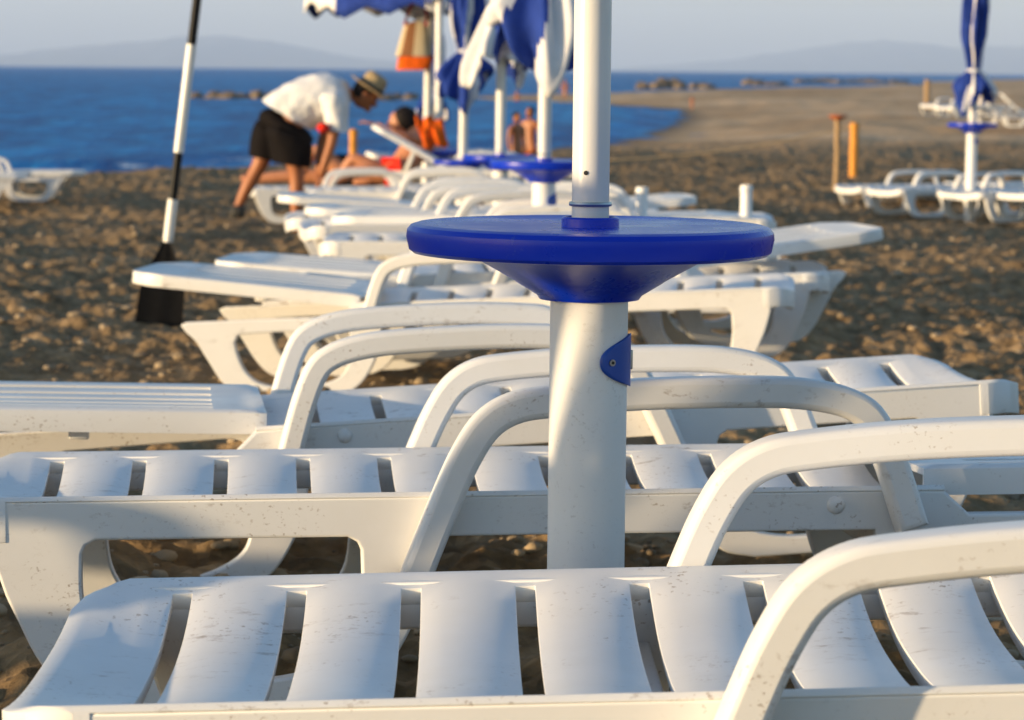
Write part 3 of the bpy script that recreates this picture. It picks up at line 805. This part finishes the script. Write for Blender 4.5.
def hand(base, dirv, mat, parent, s=1.0, spread=Vector((0, 1, 0))):
    """A palm with four bent fingers of unequal length and a thumb leaving its side."""
    d = Vector(dirv).normalized(); sp = (spread - d * spread.dot(d)).normalized(); nrm = d.cross(sp)
    base = Vector(base); out = []
    def sk(pl, rl):
        return skin_mesh('hand', [(p.x, p.y, p.z, r) for p, r in zip(pl, rl)], [(i, i + 1) for i in range(len(pl) - 1)], mat, parent, 1)
    out.append(skin_mesh('hand', [tuple(base) + (0.026 * s, 0.02 * s), tuple(base + d * 0.045 * s) + (0.040 * s, 0.016 * s), tuple(base + d * 0.09 * s) + (0.042 * s, 0.014 * s)], [(0, 1), (1, 2)], mat, parent, 1))
    for k, ln in enumerate((0.070, 0.082, 0.077, 0.060)):
        a = base + d * 0.085 * s + sp * (k - 1.5) * 0.021 * s
        b = a + d * ln * 0.55 * s; c = b + (d * 0.75 + nrm * 0.65).normalized() * ln * 0.5 * s
        out.append(sk([a, b, c], [0.0095 * s, 0.009 * s, 0.0075 * s]))
    a = base + d * 0.03 * s - sp * 0.03 * s
    out.append(sk([a, a + (d * 0.6 - sp * 0.8).normalized() * 0.04 * s, a + (d * 0.6 - sp * 0.8).normalized() * 0.04 * s + (d + nrm * 0.4).normalized() * 0.03 * s], [0.011 * s, 0.010 * s, 0.008 * s]))
    return out

def bending_man():
    Y = 21.5
    g0 = at(297, 228, Y)
    root = empty('person', (g0.x, Y, gz(g0.x, Y) + 0.0))
    o = root.location
    lift = o.z - g0.z           # the photo's foot height against the sand height
    def P(u, v, dy=0.0):
        p = at(u, v, Y); return (p.x - o.x, dy, p.z - g0.z)
    def V(u, v, dy, *r): return P(u, v, dy) + r
    pts = [V(276, 122, 0, .13, .155), V(300, 106, 0, .125, .15), V(322, 98, 0, .14, .165), V(336, 98, 0, .10, .14), V(347, 95, 0, .055), V(355, 93, 0, .06),
           V(284, 134, -.10, .08), V(297, 166, -.11, .07), V(298, 178, -.11, .06), V(298, 196, -.11, .06), V(297, 217, -.11, .038), V(296, 224, -.12, .04), V(304, 227, -.17, .03),
           V(270, 134, .10, .08), V(261, 160, .10, .072), V(256, 170, .10, .06), V(247, 186, .10, .058), V(238, 205, .10, .038), V(236, 212, .09, .04), V(240, 217, .02, .032),
           V(340, 107, -.19, .062), V(336, 130, -.21, .048), V(333, 145, -.22, .042), V(327, 162, -.22, .037), V(322, 176, -.20, .026),
           V(334, 107, .19, .062), V(325, 128, .20, .048), V(320, 143, .20, .042), V(318, 160, .18, .037), V(317, 174, .15, .026)]
    e = [(0, 1), (1, 2), (2, 3), (3, 4), (4, 5), (0, 6), (6, 7), (7, 8), (8, 9), (9, 10), (10, 11), (11, 12), (0, 13), (13, 14), (14, 15), (15, 16), (16, 17), (17, 18), (18, 19),
         (3, 20), (20, 21), (21, 22), (22, 23), (23, 24), (3, 25), (25, 26), (26, 27), (27, 28), (28, 29)]
    body = skin_mesh('body', pts, e, M['skin'], root)
    hc = Vector(P(366, 94, 0))
    up = Vector((0.64, 0, 0.77)); fwd = Vector((0.77, 0, -0.64))   # head tipped forward with the bent back
    rot = Matrix((fwd, Vector((0, 1, 0)), up)).transposed()
    bits = [body]
    bits.append(ball('body', hc, (.098, .075, .12), M['skin'], root, rot))
    bits.append(ball('body', hc + fwd * .10 - up * .02, (.022, .014, .026), M['skin'], root, rot, 12))
    bits.append(ball('body', hc + fwd * .075 - up * .075, (.035, .035, .03), M['skin'], root, rot, 12))
    for s in (-1, 1): bits.append(ball('body', hc + Vector((0, s * .076, 0)) - up * .01, (.022, .010, .032), M['skin'], root, rot, 12))
    bits += hand(P(322, 176, -.20), (-0.25, 0, -1), M['skin'], root, 1.0)
    bits += hand(P(317, 174, .15), (-0.1, 0, -1), M['skin'], root, 1.0)
    merge(bits)
    for s in (-1, 1): ball('eye', hc + fwd * .088 + up * .012 + Vector((0, s * .03, 0)), (.010, .013, .010), M['dark'], root, rot, 10)
    ball('mouth', hc + fwd * .088 - up * .062, (.010, .024, .006), M['red'], root, rot, 10)
    ball('hair', hc - fwd * .018 + up * .018, (.098, .081, .118), M['hair'], root, rot)
    # shirt: loose cloth hanging from the bent back, with two short sleeves
    def loft(bm, rings, dy, n=28, cap=(False, True)):
        rows = []
        for k, (t, b, d) in enumerate(rings):
            T = Vector(P(t[0], t[1], dy)); B = Vector(P(b[0], b[1], dy)); c = (T + B) / 2; h = (T - B) / 2
            rows.append([bm.verts.new(c + h * math.cos(2 * math.pi * q / n) + Vector((0, d * math.sin(2 * math.pi * q / n), 0))) for q in range(n)])
        for a, b in zip(rows, rows[1:]):
            for q in range(n): bm.faces.new((a[q], a[(q + 1) % n], b[(q + 1) % n], b[q]))
        if cap[0]: bm.faces.new(rows[0])
        if cap[1]: bm.faces.new(rows[-1])
    def dress(name, parts, mat, folds):
        bm = bmesh.new()
        for rings, dy, cap in parts: loft(bm, rings, dy, 28, cap)
        o = bm_obj(name, bm, mat, root)
        md = o.modifiers.new('u', 'SUBSURF'); md.levels = 2; md.render_levels = 2
        md = o.modifiers.new('d', 'DISPLACE'); md.texture = tx; md.strength = folds; md.mid_level = 0.5; bake(o)
        return o
    tx = bpy.data.textures.new('cloth_folds', 'CLOUDS'); tx.noise_scale = 0.10
    sl = [((320, 92), (348, 88), .10), ((323, 102), (351, 103), .095), ((325, 116), (351, 118), .09), ((327, 129), (349, 132), .088)]
    dress('shirt', [([((263, 101), (311, 130), .185), ((270, 93), (314, 128), .195), ((284, 84), (318, 127), .20), ((300, 77), (325, 122), .20), ((318, 72), (334, 119), .20), ((332, 73), (344, 112), .18), ((343, 79), (350, 104), .13), ((349, 86), (353, 99), .07)], 0, (False, True)),
                    (sl, -.19, (True, False)), ([((a[0] - 7, a[1]), (b[0] - 7, b[1]), d) for a, b, d in sl], .19, (True, False))], M['shirt'], 0.045)
    dress('shorts', [([((266, 103), (310, 130), .17), ((258, 114), (314, 141), .185), ((256, 124), (313, 146), .17)], 0, (True, True)),
                     ([((264, 116), (314, 138), .13), ((268, 140), (314, 150), .13), ((274, 162), (312, 167), .125)], -.10, (True, False)),
                     ([((256, 112), (300, 135), .15), ((249, 135), (287, 149), .15), ((247, 156), (279, 162), .14)], .10, (True, False))], M['shorts'], 0.03)
    # hat: brim and crown
    h = empty_none = None
    prof = [(0.0, .125), (.05, .125), (.078, .115), (.092, .085), (.100, .02), (.103, .004), (.150, -.004), (.178, .002), (.180, .006), (.150, .003), (.106, .010)]
    hat = lathe('hat', prof, M['straw'], root, 40, cap=False, auto=60)
    band = lathe('hat_band', [(.1035, .008), (.1045, .014), (.1025, .034), (.1005, .036)], M['dark'], hat, 40, cap=False)
    T = Matrix.Translation(hc + up * .055) @ rot.to_4x4() @ Matrix.Rotation(R(-6), 4, 'Y')
    hat.data.transform(T); band.data.transform(T)
    # sandals
    for (u, v, dy) in ((299, 226.5, -.14), (237, 213, .06)):
        p = Vector(P(u, v, dy)); bm = bmesh.new(); box_bm(bm, p.x - .06, p.x + .13, p.y - .05, p.y + .05, p.z - .03, p.z - .012, .006) if u > 290 else box_bm(bm, p.x - .05, p.x + .055, p.y - .05, p.y + .06, p.z - .045, p.z + .055, .03)
        bm_obj('shoe', bm, M['dark'] if u < 290 else M['canvasbrown'], root, auto=40)
    root.location.z = g0.z
    tag(root, 'man in white t-shirt, black shorts and straw hat bending over a sun lounger', 'person')
    # the red cloth in his hand
    b = at(323, 128, Y - 0.28)
    r = ball('cloth', (0, 0, 0), (.05, .04, .038), M['red'], None); r.location = b
    for v in r.data.vertices: v.co += Vector((1, .6, .8)) * .018 * mnoise.noise(v.co * 40)
    tag(r, 'red cloth bundled under the chest of the bending man', 'cloth')
bending_man()

def recliner():
    """Person leaning on the raised backrest, facing left."""
    Y = 25.3
    g0 = at(392, 182, Y); root = empty('person', g0)
    def P(u, v, dy=0.0):
        p = at(u, v, Y); return (p.x - g0.x, dy, p.z - g0.z)
    def V(u, v, dy, *r): return P(u, v, dy) + r
    pts = [V(403, 173, 0, .12, .15), V(411, 157, 0, .11, .14), V(419, 143, 0, .12, .17), V(418, 135, 0, .07, .14), V(412, 129, 0, .05), V(408, 126, 0, .05),
           V(388, 175, -.1, .09), V(368, 169, -.11, .075), V(352, 172, -.11, .06), V(338, 179, -.12, .05), V(326, 183, -.12, .035), V(321, 179, -.12, .03),
           V(388, 175, .1, .09), V(368, 165, .11, .075), V(352, 158, .11, .06), V(344, 170, .12, .05), V(336, 182, .12, .035), V(330, 181, .12, .03),
           V(412, 138, -.2, .05), V(396, 134, -.24, .042), V(385, 129, -.2, .036), V(377, 124, -.1, .03),
           V(416, 138, .2, .05), V(420, 150, .24, .042), V(410, 158, .22, .036), V(400, 160, .2, .03)]
    e = [(0, 1), (1, 2), (2, 3), (3, 4), (4, 5), (0, 6), (6, 7), (7, 8), (8, 9), (9, 10), (10, 11), (0, 12), (12, 13), (13, 14), (14, 15), (15, 16), (16, 17), (3, 18), (18, 19), (19, 20), (20, 21), (3, 22), (22, 23), (23, 24), (24, 25)]
    body = skin_mesh('body', pts, e, M['skinpale'], root)
    hc = Vector(P(402, 122, 0)); rot = Matrix.Rotation(R(-20), 3, 'Y')
    bits = [body, ball('body', hc + Vector((-.02, 0, -.01)), (.09, .075, .115), M['skinpale'], root, rot), ball('body', hc + Vector((-.115, 0, -.02)), (.022, .014, .024), M['skinpale'], root)]
    bits += hand(P(377, 124, -.1), (-1, 0.3, 0.2), M['skinpale'], root)
    merge(bits)
    for s in (-1, 1): ball('eye', hc + Vector((-.098, s * .03, .015)), (.008, .012, .008), M['dark'], root, None, 10)
    ball('hair', hc + Vector((.03, 0, .025)), (.115, .095, .12), M['hair'], root, rot)
    skin_mesh('shorts', [V(405, 172, 0, .135, .165), V(392, 175, -.1, .11), V(383, 173, -.11, .10), V(392, 175, .1, .11), V(383, 171, .11, .10)], [(0, 1), (1, 2), (0, 3), (3, 4)], M['red'], root, 2)
    tag(root, 'sunbather in red shorts with dark hair reclining on a raised lounger', 'person')
recliner()

def lying():
    """Second sunbather stretched out with one knee up, feet to the left."""
    Y = 26.2
    g0 = at(350, 184, Y); root = empty('person', g0)
    def P(u, v, dy=0.0):
        p = at(u, v, Y); return (p.x - g0.x, dy, p.z - g0.z)
    def V(u, v, dy, *r): return P(u, v, dy) + r
    pts = [V(352, 174, 0, .11, .15), V(366, 173, 0, .10, .14), V(382, 171, 0, .11, .16), V(392, 168, 0, .06), V(400, 164, 0, .055),
           V(342, 170, -.1, .09), V(328, 158, -.1, .075), V(317, 148, -.1, .062), V(309, 160, -.1, .055), V(302, 174, -.1, .042), V(296, 178, -.1, .035),
           V(338, 176, .1, .09), V(312, 177, .1, .072), V(292, 176, .1, .062), V(268, 178, .1, .055), V(246, 181, .1, .038), V(240, 176, .1, .034),
           V(384, 176, -.2, .045), V(368, 180, -.24, .04), V(354, 181, -.22, .03), V(384, 176, .2, .045), V(368, 180, .24, .04), V(354, 181, .22, .03)]
    e = [(0, 1), (1, 2), (2, 3), (3, 4), (0, 5), (5, 6), (6, 7), (7, 8), (8, 9), (9, 10), (0, 11), (11, 12), (12, 13), (13, 14), (14, 15), (15, 16), (2, 17), (17, 18), (18, 19), (2, 20), (20, 21), (21, 22)]
    body = skin_mesh('body', pts, e, M['skinpale'], root)
    hc = Vector(P(407, 161, 0))
    merge([body, ball('body', hc, (.11, .075, .095), M['skinpale'], root)])
    ball('hair', hc + Vector((.04, 0, .01)), (.10, .085, .10), M['hair'], root)
    skin_mesh('swimwear', [V(353, 174, 0, .125, .165), V(345, 172, -.09, .11), V(343, 176, .09, .11)], [(0, 1), (0, 2)], M['shorts'], root, 2)
    tag(root, 'sunbather in black swimwear lying with one knee up behind the bending man', 'person')
lying()

def bather(u, v_head, y, label, trunks, scale=1.0, name_mat='skin', turn=0.0, hfull=1.25):
    top = at(u, v_head, y); g = max(gz(top.x, y), ZS - 0.3)
    H = top.z - g if hfull is None else hfull
    root = empty('person', (top.x, y, top.z - H), turn); s = H
    def V(x, yy, z, *r): return (x * s, yy * s, z * s) + tuple(q * s for q in r)
    pts = [V(0, 0, .52, .085, .06), V(0, 0, .62, .075, .055), V(0, 0, .74, .095, .062), V(0, 0, .81, .07, .05), V(0, 0, .86, .03),
           V(.05, 0, .46, .055), V(.055, .01, .28, .038), V(.055, 0, .06, .024), V(.055, -.05, .015, .02),
           V(-.05, 0, .46, .055), V(-.055, .01, .28, .038), V(-.055, 0, .06, .024), V(-.055, -.05, .015, .02),
           V(.12, 0, .79, .033), V(.145, .01, .64, .025), V(.14, -.03, .47, .018), V(-.12, 0, .79, .033), V(-.145, .01, .64, .025), V(-.14, -.03, .47, .018)]
    e = [(0, 1), (1, 2), (2, 3), (3, 4), (0, 5), (5, 6), (6, 7), (7, 8), (0, 9), (9, 10), (10, 11), (11, 12), (3, 13), (13, 14), (14, 15), (3, 16), (16, 17), (17, 18)]
    body = skin_mesh('body', pts, e, M[name_mat], root, 2)
    merge([body, ball('body', (0, 0, .93 * s), (.045 * s, .055 * s, .068 * s), M[name_mat], root), ball('body', (0, -.055 * s, .925 * s), (.009 * s, .012 * s, .014 * s), M[name_mat], root, None, 8)])
    ball('hair', (0, .014 * s, .952 * s), (.05 * s, .056 * s, .056 * s), M['hair'], root, None, 14)
    skin_mesh('swimwear', [V(0, 0, .52, .098, .075), V(.045, 0, .44, .065), V(-.045, 0, .44, .065)], [(0, 1), (0, 2)], M[trunks], root, 2)
    tag(root, label, 'person')
bather(517, 112, 42, 'shorter bather at the waterline left of the closed parasol pole', 'shorts', turn=0.8, hfull=1.15)
bather(530, 107, 43, 'taller bather in orange trunks at the waterline left of the closed parasol pole', 'orange', turn=-0.5, hfull=1.25)
bather(692, 95.5, 118, 'tiny person in orange crouching on the far spit of sand', 'orange', hfull=0.62)
bather(565, 79, 150, 'tiny person with white top standing in the sea near the foreground pole', 'cwhite', hfull=1.3)
bather(517, 90, 140, 'tiny reddish person on the far thin strip of sand', 'red', hfull=0.9, name_mat='skin')

# ------------------------------------------------------------------ towel, bag, posts, rope, stubs
def towel():
    bm = bmesh.new(); Y = 24.9
    c = at(432, 134, Y); rows = []
    nx, nz = 16, 18
    for i in range(nz + 1):
        row = []
        for j in range(nx + 1):
            s = j / nx * 2 - 1; t = i / nz
            prof = 0.14 - 0.25 * t
            x = s * 0.115 + 0.06 * (t - 0.5) + 0.012 * math.sin(9 * s + 4 * t)
            yv = -0.05 * math.sin(math.pi * t) + 0.025 * math.sin(7 * s + 3 * t) + 0.02 * math.sin(14 * s)
            row.append(bm.verts.new((x, yv, prof + 0.022 * math.sin(6 * s + 1))))
        rows.append(row)
    for a, b in zip(rows, rows[1:]):
        for j in range(nx): bm.faces.new((a[j], a[j + 1], b[j + 1], b[j]))
    o = bm_obj('towel', bm, M['orange']); o.location = c
    md = o.modifiers.new('s', 'SOLIDIFY'); md.thickness = 0.012; bake(o)
    tag(o, 'bright orange towel hanging over the back of the reclining sunbather', 'towel')
towel()
def bag():
    Y = 27.3; c = at(413, 70, Y); root = empty('beach_bag', c)
    def shell(name, z0, z1, w0, w1, mats, sect):
        bm = bmesh.new(); rings = []; n = 32
        for i in range(9):
            t = i / 8; z = z0 + (z1 - z0) * t; w = w0 + (w1 - w0) * t; ring = []
            for k in range(n):
                a = 2 * math.pi * k / n
                cx, cy = math.cos(a), math.sin(a)
                ring.append(bm.verts.new((w * math.copysign(abs(cx) ** .6, cx) + 0.03 * t, 0.09 * (1 - .35 * t) * math.copysign(abs(cy) ** .6, cy), z + 0.02 * math.sin(3 * a) * (t > .9))))
            rings.append(ring)
        for a, b in zip(rings, rings[1:]):
            for k in range(n):
                f = bm.faces.new((a[k], a[(k + 1) % n], b[(k + 1) % n], b[k])); f.material_index = sect(k)
        bm.faces.new(rings[0])
        return bm_obj(name, bm, mats, root, auto=50)
    shell('bag_base', 0.0, 0.13, 0.16, 0.172, [M['orange']], lambda k: 0)
    shell('bag_body', 0.132, 0.45, 0.172, 0.115, [M['canvas'], M['canvasbrown']], lambda k: 1 if (k // 3) % 3 == 1 else 0)
    for s in (-1, 1):
        tube('strap', smooth_path([(-.08, s * .05, .43), (-.03, s * .045, .60), (.08, s * .02, .70), (.12, s * .04, .60), (.13, s * .05, .43)], 5), 0.012, M['red'], root, 8)
    tag(root, 'cream and orange beach bag hanging from the parasol pole', 'bag')
bag()
def wood_post(u, v0, v1, y, r, mat, label, cap=False, name='wooden_post'):
    a = at(u, v1, y); b = at(u, v0, y); g = gz(a.x, y)
    root = empty(name, (a.x, y, g)); z1 = b.z - g
    bm = bmesh.new(); n = 9
    tube_bm(bm, [(0.01 * mnoise.noise((i, u, 0)), 0, -0.3 + (z1 + 0.3) * i / n) for i in range(n + 1)], [r * (1 + 0.08 * mnoise.noise((i * 0.7, u, 3))) for i in range(n + 1)], 12)
    bm_obj('shaft', bm, M[mat], root, auto=50)
    if cap: lathe('cap', [(0.02, z1 - 0.02), (0.06, z1 - 0.005), (0.112, z1 + 0.03), (0.10, z1 + 0.045), (0.03, z1 + 0.055)], M['rust'], root, 32)
    else: lathe('cap', [(r * 1.12, z1 - 0.05), (r * 1.15, z1 - 0.02), (r * 1.0, z1 + 0.01), (r * .4, z1 + 0.025)], M[mat], root, 20)
    tag(root, label, 'post')
    return root
wood_post(836.5, 119, 190, 33, 0.036, 'wood', 'thin wooden post with a rusty orange bowl-shaped cap', True)
wood_post(853.5, 124, 177, 37, 0.058, 'orangewood', 'thick orange painted post beside the capped wooden post')
wood_post(353.5, 131, 172, 29, 0.042, 'orangewood', 'yellow-orange post between the bending man and the sunbather')
wood_post(927, 80, 95, 105, 0.10, 'wood', 'tiny pale post far along the beach left of the right parasol')
def rope():
    a = at(851, 128, 37); b = at(560, 162, 37)
    pts = []
    for i in range(25):
        t = i / 24; p = a.lerp(b, t); p.z -= 0.10 * math.sin(math.pi * t); pts.append(p)
    o = tube('rope', [p - a for p in pts], 0.011, M['ropem'], None, 8); o.location = a
    tag(o, 'thin rope sagging from the orange post across the sand', 'rope')
rope()
for u, v0, v1, y, lab in ((642, 187, 216, 12.9, 'short white pipe stub nearer the foreground pole, behind the blue table'), (746.5, 185, 222, 12.9, 'short white pipe stub with sunlit left side right of the other stub')):
    b = at(u, v0, y); g = gz(b.x, y); root = empty('pipe_stub', (b.x, y, g)); z1 = b.z - g
    lathe('pipe', [(0.027, -0.2), (0.027, z1 - 0.006), (0.0255, z1), (0.019, z1), (0.019, z1 - 0.1)], M['post'], root, 32)
    lathe('rim', [(0.0285, z1 - 0.03), (0.0295, z1 - 0.028), (0.0295, z1 - 0.012), (0.0285, z1 - 0.01)], M['post'], root, 32, cap=False)
    tag(root, lab, 'pipe')

# ------------------------------------------------------------------ rocks in the sea
def rock(u, v, y, w, h, label, group):
    p = at(u, v, y)
    bm = bmesh.new(); bmesh.ops.create_icosphere(bm, subdivisions=3, radius=1.0)
    sd = random.random() * 100
    for q in bm.verts:
        d = 1 + 0.35 * mnoise.noise(q.co * 1.3 + Vector((sd, 0, 0))) + 0.15 * mnoise.noise(q.co * 3.1 + Vector((0, sd, 0)))
        q.co = Vector((q.co.x * w * d, q.co.y * w * 0.8 * d, q.co.z * h * d))
    o = bm_obj('rock', bm, M['rock'], auto=30); o.location = (p.x, y, ZS + h * 0.1)
    tag(o, label, 'rock', group)
for u, w in ((196, .45), (214, .5), (229, .6), (243, .5), (258, .45), (272, .4), (284, .5), (296, .5), (386, .55), (398, .35), (411, .5)):
    rock(u, 97, 147 + random.uniform(-3, 3), w, random.uniform(0.25, 0.42), 'dark boulder in the low breakwater line behind the bending man', 'breakwater boulders behind the bending man')
for u, w, h in ((643, .7, .8), (656, .6, 1.0), (663, .9, 1.2), (672, .9, 1.25), (681, .6, 0.95), (699, 1.0, .75), (708, .9, .6)):
    rock(u, 82, 255 + random.uniform(-10, 10), w * 1.0, h * 0.7, 'brown boulder in the sea cluster just right of the foreground pole', 'boulders in the sea right of the foreground pole')
for u, w, h in ((749, .75, 1.1), (759, .75, .95), (772, .8, .75), (781, .7, .7)):
    rock(u, 79, 330 + random.uniform(-10, 10), w * 1.2, h * 0.6, 'brown boulder in the small middle cluster out at sea', 'boulders of the middle sea cluster')
for k in range(15):
    u = 800 + k * 7.2
    rock(u, 77, 420 + random.uniform(-10, 10), random.uniform(1.1, 1.6), random.uniform(0.35, 0.6), 'brown boulder in the long reef before the right hill', 'boulders of the long reef on the right')

# ------------------------------------------------------------------ pebbles and clods on the sand
def pebbles():
    bm = bmesh.new(); protos = []
    for k in range(6):
        b2 = bmesh.new(); bmesh.ops.create_icosphere(b2, subdivisions=2, radius=1.0)
        for q in b2.verts:
            q.co *= 1 + 0.35 * mnoise.noise(q.co * 1.2 + Vector((k * 9.1, 0, 0)))
        protos.append((np.array([v.co[:] for v in b2.verts]), np.array([[v.index for v in f.verts] for f in b2.faces]))); b2.free()
    n = 6500
    yy = np.exp(rng.uniform(math.log(3.0), math.log(46), n)); xx = rng.uniform(-0.24, 0.24, n) * yy + rng.uniform(-.3, .3, n)
    zz, sd = ground_z(xx, yy)
    V, Fc = [], []; off = 0
    for i in range(n):
        if sd[i] < 0.3: continue
        s = 0.004 + 0.020 * rng.random() ** 4
        if yy[i] > 15: s *= 1.4
        pv, pf = protos[i % 6]
        a = rng.uniform(0, 6.28); c, s_ = math.cos(a), math.sin(a)
        q = pv * np.array([s * rng.uniform(.9, 1.6), s, s * rng.uniform(.5, .8)])
        q = np.stack([q[:, 0] * c - q[:, 1] * s_ + xx[i], q[:, 0] * s_ + q[:, 1] * c + yy[i], q[:, 2] + zz[i] + s * 0.25], 1)
        V.append(q); Fc.append(pf + off); off += len(q)
    V = np.concatenate(V); Fc = np.concatenate(Fc)
    me = bpy.data.meshes.new('pebbles')
    me.vertices.add(len(V)); me.vertices.foreach_set('co', V.ravel())
    me.loops.add(Fc.size); me.loops.foreach_set('vertex_index', Fc.ravel())
    me.polygons.add(len(Fc)); me.polygons.foreach_set('loop_start', np.arange(0, Fc.size, 3))
    me.update(calc_edges=True)
    bm.free()
    o = mesh_obj('pebbles', me, M['pebble']); tag(o, 'loose pebbles and clods scattered over the dark sand', 'pebbles', None, 'stuff')
pebbles()

# ------------------------------------------------------------------ light, sky, air
EL, AZB = R(5.6), R(22.0)     # sun height; how far behind the viewer's left it stands
to_sun = Vector((-math.cos(AZB) * math.cos(EL), -math.sin(AZB) * math.cos(EL), math.sin(EL)))
sun = bpy.data.objects.new('sun', bpy.data.lights.new('sun', 'SUN')); link(sun)
sun.data.energy = 4.7; sun.data.angle = R(0.9); sun.data.color = (1.0, 0.74, 0.42)
sun.rotation_euler = to_sun.to_track_quat('Z', 'Y').to_euler()
w = bpy.data.worlds.new('World'); scene.world = w; w.use_nodes = True
nt = w.node_tree; bg = nt.nodes['Background']
sky = nt.nodes.new('ShaderNodeTexSky'); sky.sky_type = 'NISHITA'; sky.sun_disc = False
sky.sun_elevation = EL; sky.sun_rotation = math.atan2(to_sun.x, to_sun.y) % (2 * math.pi)
sky.air_density = 1.0; sky.dust_density = 1.0; sky.ozone_density = 2.5; sky.altitude = 0
nt.links.new(sky.outputs[0], bg.inputs['Color']); bg.inputs['Strength'].default_value = 0.15
HAZE = True
if HAZE:
    bm = bmesh.new(); box_bm(bm, -17000, 17000, -1200, 15200, -12, 330)
    m = bpy.data.materials.new('haze'); m.use_nodes = True; t = m.node_tree; t.nodes.clear()
    out = t.nodes.new('ShaderNodeOutputMaterial'); pv = t.nodes.new('ShaderNodeVolumePrincipled')
    pv.inputs['Color'].default_value = (0.66, 0.80, 1.0, 1); pv.inputs['Density'].default_value = 0.00015; pv.inputs['Anisotropy'].default_value = 0.0
    t.links.new(pv.outputs[0], out.inputs['Volume'])
    o = bm_obj('haze', bm, m, smooth=False); tag(o, kind='stuff')

vs = scene.view_settings
vs.view_transform = 'Standard'; vs.look = 'None'; vs.exposure = 1.16; vs.gamma = 1.0
scene.render.engine = 'CYCLES'
cy = scene.cycles
cy.use_denoising = True; cy.max_bounces = 8; cy.diffuse_bounces = 4; cy.glossy_bounces = 4; cy.volume_bounces = 1
cy.sample_clamp_indirect = 8.0
